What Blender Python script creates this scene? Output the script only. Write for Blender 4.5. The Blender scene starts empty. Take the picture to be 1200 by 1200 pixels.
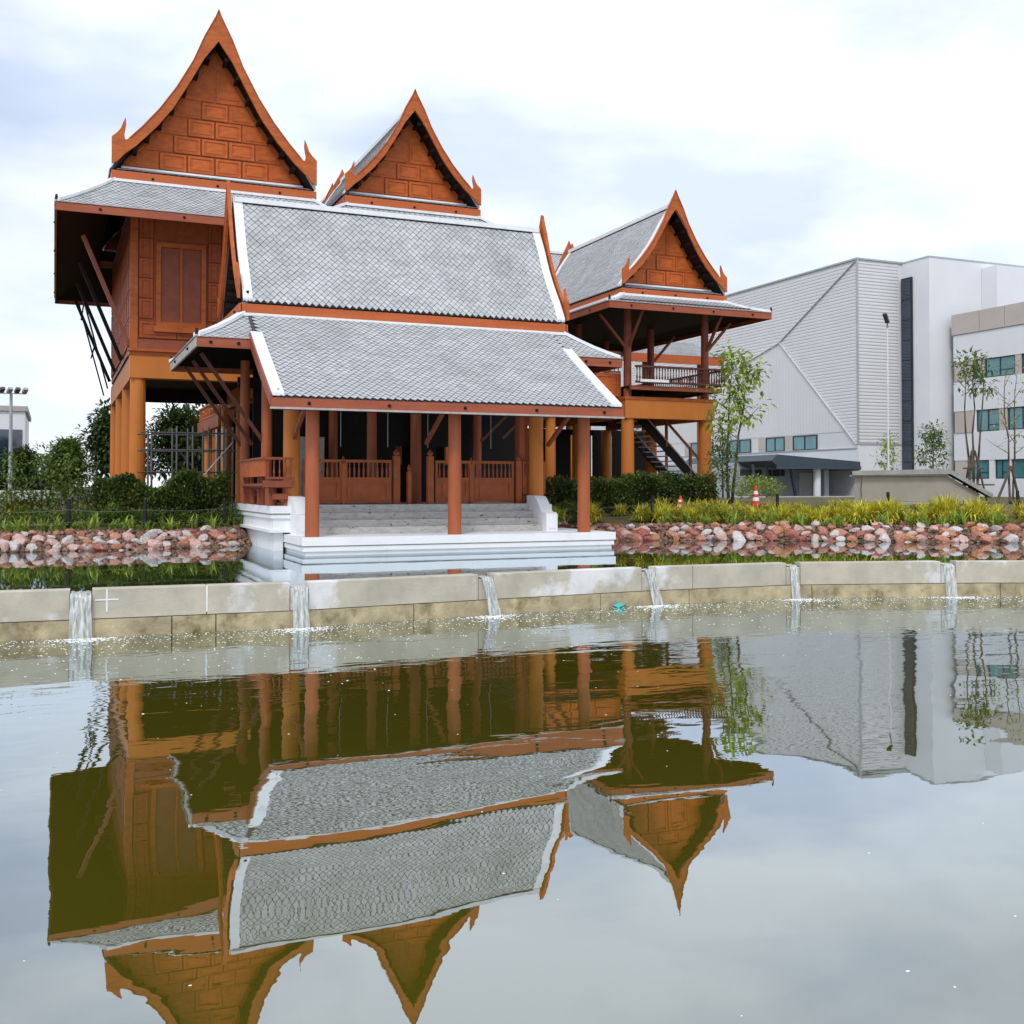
import bpy, bmesh, math, random
from mathutils import Vector as V, Matrix
random.seed(7)
R = math.radians
SC = bpy.context.scene
COL = SC.collection
# ------------------------------------------------------------------ camera
cd = bpy.data.cameras.new('camera'); cam = bpy.data.objects.new('camera', cd); COL.objects.link(cam)
cam.location = (0, 0, 2.16)
cam.rotation_euler = (R(90 + 1.19), 0, R(-23.08))
cd.sensor_width = 36; cd.sensor_fit = 'HORIZONTAL'; cd.lens = 36 * 1254 / 1200
cd.shift_y = -(600 - 544.8) / 1200; cd.shift_x = .002
cd.clip_end = 4000
SC.camera = cam
# ------------------------------------------------------------------ world and sun
SUN_EL, SUN_AZ = R(48), R(215)      # azimuth clockwise from +Y: behind the camera, to its left
w = bpy.data.worlds.new('World'); SC.world = w; w.use_nodes = True
N = w.node_tree.nodes; L = w.node_tree.links; N.clear()
out = N.new('ShaderNodeOutputWorld'); bg = N.new('ShaderNodeBackground'); bg.inputs[1].default_value = 0.1
sky = N.new('ShaderNodeTexSky'); sky.sky_type = 'NISHITA'; sky.sun_disc = False
sky.sun_elevation = SUN_EL; sky.sun_rotation = SUN_AZ; sky.air_density = 1.0; sky.dust_density = 1.5
tc = N.new('ShaderNodeTexCoord'); mp = N.new('ShaderNodeMapping'); mp.inputs['Scale'].default_value = (1, 1, 2.6)
mp.inputs['Location'].default_value = (0.35, 0.2, 0.1)
nz = N.new('ShaderNodeTexNoise'); nz.inputs['Scale'].default_value = 2.3; nz.inputs['Detail'].default_value = 6; nz.inputs['Roughness'].default_value = 0.5
rp = N.new('ShaderNodeValToRGB'); rp.color_ramp.elements[0].position = 0.34; rp.color_ramp.elements[0].color = (0.68,) * 3 + (1,)
rp.color_ramp.elements[1].position = 0.58; rp.color_ramp.elements[1].color = (1, 1, 1, 1)
nz2 = N.new('ShaderNodeTexNoise'); nz2.inputs['Scale'].default_value = 2.9; nz2.inputs['Detail'].default_value = 5
rp2 = N.new('ShaderNodeValToRGB'); rp2.color_ramp.elements[0].position = 0.36; rp2.color_ramp.elements[0].color = (7.7, 8.75, 11.0, 1)
rp2.color_ramp.elements[1].position = 0.56; rp2.color_ramp.elements[1].color = (11.6, 12.2, 13.2, 1)
mx = N.new('ShaderNodeMix'); mx.data_type = 'RGBA'
L.new(tc.outputs['Generated'], mp.inputs[0]); L.new(mp.outputs[0], nz.inputs[0]); L.new(mp.outputs[0], nz2.inputs[0])
L.new(nz.outputs[0], rp.inputs[0]); L.new(nz2.outputs[0], rp2.inputs[0])
L.new(rp.outputs[0], mx.inputs[0]); L.new(sky.outputs[0], mx.inputs[6]); L.new(rp2.outputs[0], mx.inputs[7])
L.new(mx.outputs[2], bg.inputs[0]); L.new(bg.outputs[0], out.inputs[0])
sd = bpy.data.lights.new('sun', 'SUN'); sun = bpy.data.objects.new('sun', sd); COL.objects.link(sun)
sd.energy = 1.5; sd.angle = R(12); sd.color = (1, .95, .88)
sun.rotation_euler = V((-math.sin(SUN_AZ) * math.cos(SUN_EL), -math.cos(SUN_AZ) * math.cos(SUN_EL), -math.sin(SUN_EL))).to_track_quat('-Z', 'Y').to_euler()
vs = SC.view_settings; vs.view_transform = 'Standard'; vs.look = 'None'; vs.gamma = 1; vs.use_curve_mapping = False
vs.exposure = 0.05

# ------------------------------------------------------------------ materials
def node(nt, t, **k):
    n = nt.nodes.new(t)
    for a, b in k.items():
        if a.startswith('i_'): n.inputs[a[2:]].default_value = b
        else: setattr(n, a, b)
    return n

def mat(name, c, rough=.7, var=.12, sc=3., bump=.0, bsc=30., island=0., spec=.3, stretch=(1, 1, 1), c2=None, c2at=.6, c2sc=1.2, c2w=.06, metal=0, trans=0):
    m = bpy.data.materials.new(name); m.use_nodes = True; nt = m.node_tree; ln = nt.links
    b = nt.nodes['Principled BSDF']; b.inputs['Roughness'].default_value = rough
    b.inputs['Specular IOR Level'].default_value = spec; b.inputs['Metallic'].default_value = metal
    t = node(nt, 'ShaderNodeTexCoord'); mp = node(nt, 'ShaderNodeMapping'); mp.inputs['Scale'].default_value = stretch
    ln.new(t.outputs['Object'], mp.inputs[0])
    n = node(nt, 'ShaderNodeTexNoise', i_Scale=sc, i_Detail=6., i_Roughness=.6); ln.new(mp.outputs[0], n.inputs[0])
    mr = node(nt, 'ShaderNodeMapRange'); mr.inputs[1].default_value = .25; mr.inputs[2].default_value = .75
    mr.inputs[3].default_value = 1 - var * 1.6; mr.inputs[4].default_value = 1 + var * 1.6; ln.new(n.outputs[0], mr.inputs[0])
    val = mr.outputs[0]
    if island:
        g = node(nt, 'ShaderNodeNewGeometry'); m2 = node(nt, 'ShaderNodeMapRange'); m2.inputs[3].default_value = 1 - island; m2.inputs[4].default_value = 1 + island
        ln.new(g.outputs['Random Per Island'], m2.inputs[0])
        mu = node(nt, 'ShaderNodeMath', operation='MULTIPLY'); ln.new(val, mu.inputs[0]); ln.new(m2.outputs[0], mu.inputs[1]); val = mu.outputs[0]
    base = node(nt, 'ShaderNodeRGB'); base.outputs[0].default_value = (*c, 1); col = base.outputs[0]
    if c2:
        n3 = node(nt, 'ShaderNodeTexNoise', i_Scale=c2sc, i_Detail=7., i_Roughness=.62); ln.new(mp.outputs[0], n3.inputs[0])
        m3 = node(nt, 'ShaderNodeMapRange'); m3.inputs[1].default_value = c2at - c2w; m3.inputs[2].default_value = c2at + c2w; ln.new(n3.outputs[0], m3.inputs[0])
        mm = node(nt, 'ShaderNodeMix', data_type='RGBA'); ln.new(m3.outputs[0], mm.inputs[0]); ln.new(col, mm.inputs[6]); mm.inputs[7].default_value = (*c2, 1); col = mm.outputs[2]
    vm = node(nt, 'ShaderNodeVectorMath', operation='SCALE'); ln.new(col, vm.inputs[0]); ln.new(val, vm.inputs[3])
    ln.new(vm.outputs[0], b.inputs['Base Color'])
    if bump:
        nb = node(nt, 'ShaderNodeTexNoise', i_Scale=bsc, i_Detail=5.); ln.new(mp.outputs[0], nb.inputs[0])
        bp = node(nt, 'ShaderNodeBump', i_Strength=1., i_Distance=bump); ln.new(nb.outputs[0], bp.inputs['Height']); ln.new(bp.outputs[0], b.inputs['Normal'])
    if trans:
        tr = node(nt, 'ShaderNodeBsdfTranslucent'); ln.new(vm.outputs[0], tr.inputs[0])
        ms = node(nt, 'ShaderNodeMixShader', i_Fac=trans); ln.new(b.outputs[0], ms.inputs[1]); ln.new(tr.outputs[0], ms.inputs[2])
        ln.new(ms.outputs[0], nt.nodes['Material Output'].inputs[0])
    return m

M = {}
M['wood_orange'] = mat('orange stained timber', (.46, .112, .022), .5, .13, 2.2, .002, 30, stretch=(1, 1, 3), c2=(.36, .075, .02), c2at=.58, c2sc=2.5, c2w=.12)
M['panel'] = mat('orange panel timber', (.47, .105, .018), .55, .16, 4, .003, 40, island=.12, c2=(.36, .075, .016), c2at=.6, c2sc=1.6, c2w=.12, stretch=(1, 1, 2))
M['post_orange'] = mat('ochre painted post', (.53, .17, .03), .55, .08, 1.5, stretch=(1, 1, .4))
M['wall'] = mat('red brown wall board', (.36, .075, .02), .55, .16, 4, .003, 40, island=.15)
M['rail'] = mat('dark orange rail timber', (.31, .075, .018), .5, .18, 4, .002, 40)
M['strut'] = mat('dark red brown strut', (.11, .035, .022), .5, .15, 4)
M['wood_red'] = mat('red brown timber', (.27, .07, .035), .5, .14, 3, .002, 40)
M['post_red'] = mat('red brown round post', (.37, .098, .036), .5, .14, 1.4, .002, 30, stretch=(2, 2, .5), c2=(.4, .16, .1), c2at=.66, c2sc=1.5)
M['fascia'] = mat('fascia board', (.33, .085, .04), .5, .12, 3, .002, 30, stretch=(.5, .5, 3))
M['fascia_top'] = mat('upper fascia board', (.46, .11, .03), .5, .1, 2, .002, 30, stretch=(.5, .5, 3))
M['joint'] = mat('shadow joint timber', (.27, .062, .015), .8, .1)
M['dark'] = mat('dark timber with painted shade', (.009, .005, .004), .7, .2, 4)  # dark timber, blackened further to put under-eave shade into the colour
M['tile_lip'] = mat('dirty tile edge with painted shade', (.17, .17, .18), .9, .2)  # grime plus the shadow between tiles, painted as a dark edge
M['tile'] = mat('grey clay roof tile', (.47, .48, .49), .75, .10, 1.1, island=.10, spec=.25, c2=(.38, .39, .40), c2at=.58, c2sc=.7, c2w=.12)
M['tilebed'] = mat('roof bed under tiles', (.07, .07, .08), .9, .1)
M['mortar'] = mat('white lime mortar', (.78, .79, .81), .8, .06, 4, .003, 20, c2=(.6, .61, .62), c2at=.66, c2sc=3)
M['mortar_old'] = mat('weathered pale board', (.42, .38, .36), .8, .15, 6)
M['white'] = mat('white plaster', (.82, .83, .85), .65, .035, 1.3, .002, 14, c2=(.66, .67, .67), c2at=.66, c2sc=2.2, c2w=.08)
M['step'] = mat('rough grey cement', (.47, .45, .43), .95, .15, 7, .015, 26, c2=(.05, .045, .04), c2at=.645, c2sc=5, c2w=.02, stretch=(1, 1, 2.5))
M['conc'] = mat('weir concrete', (.47, .43, .35), .85, .13, 2.2, .006, 30, c2=(.66, .65, .64), c2at=.57, c2sc=.9, c2w=.04)
M['conc_foot'] = mat('mossy footing concrete', (.42, .35, .22), .95, .28, 3, .01, 25, c2=(.16, .13, .05), c2at=.62, c2sc=2.5, c2w=.09)
M['chalk'] = mat('white paint mark', (.8, .8, .78), .8, .1, 10)
M['clad'] = mat('grey metal cladding', (.67, .675, .685), .5, .03, .4, metal=0)
M['clad_rib'] = mat('light grey cladding rib', (.68, .68, .69), .5, .02, .4)  # even light grey, close to the flat cladding
M['bwhite'] = mat('white painted render', (.72, .74, .77), .8, .03, .3)
M['bbeige'] = mat('beige render', (.50, .45, .41), .85, .05, .6)
M['slab_beige'] = mat('beige cement render', (.36, .33, .27), .9, .08, 1.2)
M['roofslab'] = mat('weathered cement roof edge', (.34, .33, .31), .9, .15, 2)
M['frame'] = mat('dark window frame', (.03, .035, .04), .4, .05)
M['glass'] = mat('teal tinted glass', (.06, .22, .24), .08, .25, .7, spec=.9)
M['glass_dark'] = mat('dark blue glass', (.02, .035, .06), .06, .3, .5, spec=.9)
M['canopy'] = mat('dark grey canopy metal', (.055, .075, .095), .5, .06)
M['annex'] = mat('pale blue grey wall', (.42, .47, .50), .8, .04)
M['metal'] = mat('galvanised metal', (.42, .44, .46), .45, .08, metal=.3)
M['pipe'] = mat('scaffold pipe', (.12, .12, .12), .5, .1, metal=.4)
M['black'] = mat('black painted post', (.012, .012, .013), .5, .1)
M['wire'] = mat('rope wire', (.16, .17, .16), .6, .1)
M['conered'] = mat('orange red plastic', (.72, .05, .03), .4, .05)
M['conewhite'] = mat('white reflective band', (.8, .8, .8), .4, .03)
M['teal'] = mat('teal plastic', (.05, .45, .42), .4, .05)
M['bark'] = mat('grey brown bark', (.11, .085, .065), .95, .2, 8, .01, 20)
M['soil'] = mat('planting soil', (.15, .095, .05), .95, .25, 1.5, .02, 10, c2=(.07, .09, .02), c2at=.52, c2sc=1.2, c2w=.08)
def leafm(n, c, isl=.35, c2=None): return mat(n, c, .55, .12, 2, island=isl, spec=.35, c2=c2, c2at=.52, c2sc=.9, c2w=.1, trans=.28)
M['leaf_dark'] = leafm('dark hedge leaf', (.13, .18, .035), .6, (.05, .08, .02))
M['leaf_mid'] = leafm('mid green leaf', (.12, .19, .035), .45)
M['leaf_light'] = leafm('light green leaf', (.30, .40, .06), .4)
M['leaf_gold'] = leafm('golden green leaf', (.64, .56, .05), .4, (.36, .40, .05))
M['leaf_lily'] = leafm('lily leaf', (.28, .38, .06), .4)
M['leaf_tree'] = leafm('far tree leaf', (.05, .085, .02), .5)
M['brownleaf'] = leafm('dry leaf', (.22, .1, .04), .3)
for i, (n, c) in enumerate([('salmon', (.46, .19, .125)), ('pale pink', (.58, .37, .32)), ('greyish white', (.58, .52, .49)), ('rust orange', (.46, .20, .09)), ('dusky red', (.33, .10, .075)), ('ochre', (.42, .27, .11))]):
    M['rubble'] = mat('dark broken stone', (.20, .12, .09), .95, .3, 9, island=.5)
    M['rock' + n] = mat(n + ' rock', c, .85, .25, 5, .012, 14, c2=tuple(min(1, x * .5 + .28) for x in c), c2at=.6, c2sc=3.5, c2w=.08)

def water(name, rip, deep):
    m = bpy.data.materials.new(name); m.use_nodes = True; nt = m.node_tree; ln = nt.links; nt.nodes.clear()
    o = node(nt, 'ShaderNodeOutputMaterial'); d = node(nt, 'ShaderNodeBsdfDiffuse'); g = node(nt, 'ShaderNodeBsdfGlossy', i_Roughness=.0)
    g.inputs[0].default_value = (.86, .94, 1.0, 1)
    t = node(nt, 'ShaderNodeNewGeometry'); sep = node(nt, 'ShaderNodeSeparateXYZ'); ln.new(t.outputs['Position'], sep.inputs[0])
    def noise(scale, det=2., st=(1, 1, 1), dist=0.):
        mp = node(nt, 'ShaderNodeMapping'); mp.inputs['Scale'].default_value = st; mp.inputs['Rotation'].default_value = (0, 0, R(8)); ln.new(t.outputs['Position'], mp.inputs[0])
        n = node(nt, 'ShaderNodeTexNoise', i_Scale=scale, i_Detail=det, i_Distortion=dist); ln.new(mp.outputs[0], n.inputs[0]); return n.outputs[0]
    def mul(a, k):
        x = node(nt, 'ShaderNodeMath', operation='MULTIPLY'); ln.new(a, x.inputs[0])
        if isinstance(k, (int, float)): x.inputs[1].default_value = k
        else: ln.new(k, x.inputs[1])
        return x.outputs[0]
    def add(a, b):
        x = node(nt, 'ShaderNodeMath', operation='ADD'); ln.new(a, x.inputs[0]); ln.new(b, x.inputs[1]); return x.outputs[0]
    # disturbance dies away from the falls (they enter at Y about 16)
    mk = node(nt, 'ShaderNodeMapRange', interpolation_type='SMOOTHSTEP'); ln.new(sep.outputs[1], mk.inputs[0])
    mk.inputs[1].default_value = 6.5; mk.inputs[2].default_value = 15.5; mk.inputs[3].default_value = 0.06; mk.inputs[4].default_value = 1
    h = mul(noise(.75, 1.2, (.6, 1, 1), .15), rip[0])
    h2 = mul(mul(noise(2.4, 2., (.45, 1, 1), .5), rip[1]), mk.outputs[0])
    h3 = mul(mul(noise(7., 2.5, (.5, 1, 1)), rip[2]), mk.outputs[0])
    bp = node(nt, 'ShaderNodeBump', i_Strength=1., i_Distance=1.); ln.new(add(add(h, h2), h3), bp.inputs['Height'])
    ln.new(bp.outputs[0], g.inputs['Normal'])
    f = node(nt, 'ShaderNodeFresnel', i_IOR=1.33)
    pw = node(nt, 'ShaderNodeMath', operation='POWER'); ln.new(f.outputs[0], pw.inputs[0]); pw.inputs[1].default_value = .385
    d.inputs[0].default_value = (*deep, 1)
    ms = node(nt, 'ShaderNodeMixShader'); ln.new(pw.outputs[0], ms.inputs[0]); ln.new(d.outputs[0], ms.inputs[1]); ln.new(g.outputs[0], ms.inputs[2])
    ln.new(ms.outputs[0], o.inputs[0]); return m
M['water_low'] = water('murky green pond water', (.0105, .0075, .0019), (.082, .072, .006))
M['water_up'] = water('upper pond water', (.0012, .0006, .0002), (.05, .06, .008))

def fallmat():
    m = mat('falling water', (.62, .64, .62), .25, .3, 10, .01, 22, spec=.6, stretch=(3, 3, .35))
    nt = m.node_tree; ln = nt.links; b = nt.nodes['Principled BSDF']
    tr = node(nt, 'ShaderNodeBsdfTransparent'); t = node(nt, 'ShaderNodeTexCoord'); mp = node(nt, 'ShaderNodeMapping'); mp.inputs['Scale'].default_value = (3, 3, .4)
    n = node(nt, 'ShaderNodeTexNoise', i_Scale=9., i_Detail=4.); ln.new(t.outputs['Object'], mp.inputs[0]); ln.new(mp.outputs[0], n.inputs[0])
    mr = node(nt, 'ShaderNodeMapRange'); mr.inputs[1].default_value = .35; mr.inputs[2].default_value = .6; mr.inputs[3].default_value = .2; mr.inputs[4].default_value = .8
    ln.new(n.outputs[0], mr.inputs[0]); ms = node(nt, 'ShaderNodeMixShader'); ln.new(mr.outputs[0], ms.inputs[0]); ln.new(tr.outputs[0], ms.inputs[1]); ln.new(b.outputs[0], ms.inputs[2])
    ln.new(ms.outputs[0], nt.nodes['Material Output'].inputs[0]); return m
M['fall'] = fallmat()
M['foam'] = mat('white foam', (.75, .77, .74), .6, .1, 5)

# ------------------------------------------------------------------ mesh helpers
ORG = {}
class MB:
    def __init__(s): s.v = []; s.f = []
    def add(s, vs, fs):
        n = len(s.v); s.v += [tuple(v) for v in vs]; s.f += [tuple(i + n for i in f) for f in fs]; return s
    def box(s, x0, x1, y0, y1, z0, z1):
        return s.add([(x, y, z) for z in (z0, z1) for y in (y0, y1) for x in (x0, x1)], [(0, 2, 3, 1), (4, 5, 7, 6), (0, 1, 5, 4), (2, 6, 7, 3), (0, 4, 6, 2), (1, 3, 7, 5)])
    def beam(s, a, b, wd, ht, up=(0, 0, 1)):
        a = V(a); b = V(b); d = (b - a).normalized(); up = V(up); sx = d.cross(up)
        sx = sx.normalized() if sx.length > 1e-5 else V((1, 0, 0)); uz = sx.cross(d).normalized()
        vs = [p + sx * wd / 2 * i + uz * ht / 2 * j for p in (a, b) for i, j in ((-1, -1), (1, -1), (1, 1), (-1, 1))]
        return s.add(vs, [(0, 1, 2, 3), (7, 6, 5, 4), (0, 4, 5, 1), (1, 5, 6, 2), (2, 6, 7, 3), (3, 7, 4, 0)])
    def cyl(s, a, b, r0, r1=None, n=12, cap=True):
        r1 = r0 if r1 is None else r1; a = V(a); b = V(b); d = (b - a).normalized(); sx = d.orthogonal().normalized(); sy = d.cross(sx)
        vs = [p + (sx * math.cos(2 * math.pi * i / n) + sy * math.sin(2 * math.pi * i / n)) * r for p, r in ((a, r0), (b, r1)) for i in range(n)]
        fs = [(i, (i + 1) % n, n + (i + 1) % n, n + i) for i in range(n)]
        if cap: fs += [tuple(range(n))[::-1], tuple(range(n, 2 * n))]
        return s.add(vs, fs)
    def tube(s, pts, rs, n=6):
        for i in range(len(pts) - 1): s.cyl(pts[i], pts[i + 1], rs[i], rs[i + 1], n, True)
        return s
    def poly(s, pts, off):           # planar polygon extruded by vector off
        n = len(pts); off = V(off); vs = [V(p) for p in pts] + [V(p) + off for p in pts]
        return s.add(vs, [tuple(range(n)), tuple(range(n, 2 * n))[::-1]] + [(i, n + i, n + (i + 1) % n, (i + 1) % n) for i in range(n)])
    def sweep(s, pts, wd, ht, side, up):    # rectangular section along a polyline, fixed axes
        side = V(side).normalized(); up = V(up).normalized(); vs = []; fs = []
        for p in pts:
            p = V(p); vs += [p + side * wd / 2 * i + up * ht * j for i, j in ((-1, 0), (1, 0), (1, 1), (-1, 1))]
        for k in range(len(pts) - 1):
            a = 4 * k; fs += [(a + i, a + (i + 1) % 4, a + 4 + (i + 1) % 4, a + 4 + i) for i in range(4)]
        n = len(vs); fs += [(0, 1, 2, 3), (n - 1, n - 2, n - 3, n - 4)]
        return s.add(vs, fs)
    def mesh(s, name, m, org=(0, 0, 0), smooth=False):
        me = bpy.data.meshes.new(name); o = V(org); me.from_pydata([tuple(V(v) - o) for v in s.v], [], s.f)
        bm = bmesh.new(); bm.from_mesh(me); bmesh.ops.recalc_face_normals(bm, faces=bm.faces[:]); bm.to_mesh(me); bm.free()
        me.materials.append(m)
        if smooth: me.shade_smooth()
        return me
    def build(s, name, m, parent=None, loc=None, smooth=False, **k):
        if isinstance(m, str): m = M[m]
        org = ORG[parent.name] if parent else V(loc or (0, 0, 0))
        o = bpy.data.objects.new(name, s.mesh(name, m, org, smooth)); COL.objects.link(o)
        if parent: o.parent = parent
        else: o.location = org
        ORG[o.name] = org; tag(o, **k); return o
def tag(o, label=None, cat=None, group=None, kind=None):
    for a, b in (('label', label), ('category', cat), ('group', group), ('kind', kind)):
        if b: o[a] = b
    return o
def thing(name, loc, label, cat, group=None):
    o = bpy.data.objects.new(name, None); COL.objects.link(o); o.location = loc; o.empty_display_size = .3; ORG[o.name] = V(loc)
    return tag(o, label, cat, group)
def inst(name, me, parent, mtx):      # shared mesh piece placed by a world matrix
    o = bpy.data.objects.new(name, me); COL.objects.link(o); org = ORG[parent.name] if parent else V((0, 0, 0))
    if parent: o.parent = parent
    m = mtx.copy(); m.translation = m.translation - org; o.matrix_basis = m; ORG[o.name] = mtx.translation.copy(); return o
def up(o):
    if o.data.polygons[0].normal.z < 0: o.data.flip_normals()
def B(x0, x1, y0, y1, z0, z1): return MB().box(x0, x1, y0, y1, z0, z1)
def frame_mtx(p, xa, ya, za):
    m = Matrix((xa, ya, za)).transposed().to_4x4(); m.translation = p; return m

# ------------------------------------------------------------------ terrain and water (structure)
SH = [(-80, 20), (-40, 27), (-12, 28.4), (-1, 28.0), (2, 27.9), (4.6, 28.6), (6, 31.8), (12.6, 31.6), (14.0, 28.4), (14.9, 27.3), (18.9, 25.6), (24.5, 21.7), (34, 12), (46, -4), (80, -60)]
WR = [(-60, 2), (-24, 13.2), (-9, 16.3), (-.6, 16.66), (.4, 16.6), (3.5, 16.5), (6.74, 16.85), (10.06, 17.12), (13.2, 17.05), (16.3, 16.15), (17.7, 15.65), (22, 13.2), (28, 7), (36, -6), (60, -60)]
def interp(T, x):
    if x <= T[0][0]: return T[0][1]
    for (a, b), (c, d) in zip(T, T[1:]):
        if x <= c: return b + (d - b) * (x - a) / (c - a)
    return T[-1][1]
GP = [(-3, -1.2), (-.8, -.1), (0, .58), (1.3, .98), (2.5, 1.1), (5, 1.4), (8, 1.58), (40, 1.5), (5000, 1.5)]
def ground(x, y):
    return interp(GP, y - interp(SH, x)) + .03 * math.sin(x * 1.7) * math.sin(y * 1.3)
mb = MB()
xs = [-2500, -600, -160, -80] + [-60 + 2 * i for i in range(26)] + [-8.5 + .5 * i for i in range(94)] + [40 + 3 * i for i in range(14)] + [100, 200, 600, 2500]
ds = [-3, -.8, -.4, 0, .4, .8, 1.3, 1.9, 2.5, 3.5, 5, 6.5, 8, 12, 20, 40, 80, 160, 400, 3000]
for x in xs:
    for d in ds:
        y = interp(SH, x) + d; mb.v.append((x, y, ground(x, y)))
nd = len(ds)
for i in range(len(xs) - 1):
    for j in range(nd - 1): a = i * nd + j; mb.f.append((a, a + nd, a + nd + 1, a + 1))
mb.build('ground', 'soil', kind='structure', smooth=True)
mb = MB(); ws = []
for i in range(-60, 61): ws.append((float(i), interp(WR, i)))
mb.v = [(x, y + .14, 0.) for x, y in ws] + [(x, -140., 0.) for x, y in ws]
n = len(ws); mb.f = [(i, i + 1, n + i + 1, n + i) for i in range(n - 1)]
up(mb.build('lower_pond_water', 'water_low', kind='structure'))
mb = MB(); mb.v = [(x, y + .1, .615) for x, y in ws] + [(x, max(interp(SH, x) + 2.0, y + 1), .615) for x, y in ws]; mb.f = [(i, i + 1, n + i + 1, n + i) for i in range(n - 1)]
up(mb.build('upper_pond_water', 'water_up', kind='structure'))
B(-300, 300, -140, 40, -1.6, -1.5).build('pond_bed', 'soil', kind='structure')
# far lawns rise behind the camera so the pond has a shore there too
B(-300, 300, -400, -135, -1, .5).build('far_bank', 'soil', kind='structure')

# ------------------------------------------------------------------ weir
wt = thing('weir_wall', (6.7, 16.8, 0), 'long curved concrete weir wall between the two ponds with six water notches', 'weir')
falls_x = [.37, 3.5, 6.74, 10.06, 13.24, 16.32]
NW = .145
cuts = [-24, -18, -12, -8, -4.4, -1.6] + [2.12, 11.0] + [19, 22, 26, 31, 36]
edges = sorted(cuts + [f - NW for f in falls_x] + [f + NW for f in falls_x])
def wpt(x, off=0.):
    y = interp(WR, x); y1 = interp(WR, x + .3); y0 = interp(WR, x - .3); nrm = V((-(y1 - y0), .6, 0)).normalized()
    return V((x, y, 0)) + nrm * off
def wall_seg(x0, x1, f, bk, z0, z1, parent, name, m, label=None):
    k = max(1, int((x1 - x0) / .8)); mbb = MB(); 
    P = [x0 + (x1 - x0) * i / k for i in range(k + 1)]
    for i in range(k + 1):
        a = wpt(P[i], f); b = wpt(P[i], bk); c = .012 if z1 > .3 else 0
        mbb.v += [(a.x, a.y, z0), (a.x, a.y, z1 - c), (a.x + (0), a.y + c, z1), (b.x, b.y, z1), (b.x, b.y, z0)]
    for i in range(k): mbb.f += [(5 * i + j, 5 * i + (j + 1) % 5, 5 * i + 5 + (j + 1) % 5, 5 * i + 5 + j) for j in range(5)]
    e = 5 * k; mbb.f += [(0, 1, 2, 3, 4), (e + 4, e + 3, e + 2, e + 1, e)]
    return mbb.build(name, m, parent, label=label)
for a, b in zip(edges, edges[1:]):
    mid = (a + b) / 2; notch = any(abs(mid - f) < NW for f in falls_x)
    wall_seg(a + .007, b - .007, 0, .26, .262, .605 if notch else .69, wt, 'wall_block', 'conc')
fc = [-24, -16, -10, -5, -1, 1.62, 2.25, 5.4, 9.0, 10.9, 13.6, 17.3, 22, 28, 36]
for a, b in zip(fc, fc[1:]): wall_seg(a + .008, b - .008, -.035, .3, -.5, .25, wt, 'footing_block', 'conc_foot')
for x, y0, y1, hz in ((.72, .35, .68, .16), (2.12, .30, .69, 0)):
    p = wpt(x, -.004); MB().beam(p + V((0, 0, y0)), p + V((0, 0, y1)), .022, .006, up=(0, 1, 0)).build('paint_mark', 'chalk', wt)
    if hz: q = p + V((0, -.003, .53)); MB().beam(q - V((hz, 0, 0)), q + V((hz, .0, 0)), .006, .02).build('paint_mark', 'chalk', wt)
for i, fx in enumerate(falls_x):
    mb = MB(); K = 10; prof = [(.30, .64), (.1, .638), (-.02, .63)] + [(-.02 - .10 * math.sqrt(t) - .03 * t, .62 - .62 * t) for t in [.08, .2, .35, .5, .7, .85, 1.0]]
    wdt = [.14, .115, .10, .09, .075, .095][i]
    lean = [0, .0, .1, .12, .0, 0][i]
    for j, (o, z) in enumerate(prof):
        for k in range(K + 1):
            q = -1 + 2 * k / K; spread = 1 + .10 * (1 - z / .64)
            p = wpt(fx + wdt * q * spread, o + .012 * math.sin(k * 2.1 + j * .6 + i)); mb.v.append((p.x + lean * (1 - z / .64), p.y, z + .008 * math.sin(k * 1.7 + i)))
    for j in range(len(prof) - 1):
        for k in range(K): a = j * (K + 1) + k; mb.f.append((a, a + 1, a + K + 2, a + K + 1))
    sheet = mb.v[:]; nf = len(mb.v)      # give the sheet a back so it has thickness
    mb.v += [(x, y + .012, z - .004) for x, y, z in sheet]; mb.f += [tuple(q + nf for q in f) for f in mb.f]
    nm = ['leftmost, beside the white painted cross', 'second from the left, left of the white platform corner', 'third from the left, below the middle pavilion post', 'fourth from the left, beside the teal scrap', 'fifth from the left, below the red traffic cone', 'rightmost, below the grey building'][i]
    mb.build('waterfall', 'fall', loc=(fx, interp(WR, fx), 0), label='water sheet through weir notch ' + nm, cat='waterfall', group='water spouts pouring over the weir', smooth=True)
rnd = random.Random(3)
mb = MB()
def speck(x, y, z, r):
    n = 6; s = rnd.uniform(.6, 1.6); mb.add([(x + r * s * math.cos(k * math.pi / 3), y + r * math.sin(k * math.pi / 3), z) for k in range(n)] + [(x, y, z + r * .5)], [(k, (k + 1) % n, n) for k in range(n)])
for k in range(4200):
    fx = rnd.choice(falls_x + [-3, -6]); x = fx + rnd.gauss(0, 1.0); yb = interp(WR, x) - .08
    speck(x, yb - abs(rnd.expovariate(1 / .9)), 0, rnd.uniform(.004, .014))
for fx in falls_x:
    for k in range(230): x = fx + rnd.gauss(0, .22); speck(x, interp(WR, x) - .12 - abs(rnd.gauss(0, .22)), 0, rnd.uniform(.006, .02))
mb.build('foam_bubbles', 'foam', kind='stuff', label='white foam bubbles drifting on the pond below the weir', cat='foam')
mb = MB()
for k in range(55):
    d = rnd.uniform(3.8, 15); a = R(23.2) + math.atan(rnd.uniform(-.48, .48)); speck(d * math.sin(a), d * math.cos(a), 0, rnd.uniform(.004, .008))
mb.build('floating_petals', 'foam', kind='stuff', label='tiny white flecks floating on the near pond', cat='flecks')
mb = MB(); p = wpt(9.35, -.12)
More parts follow.
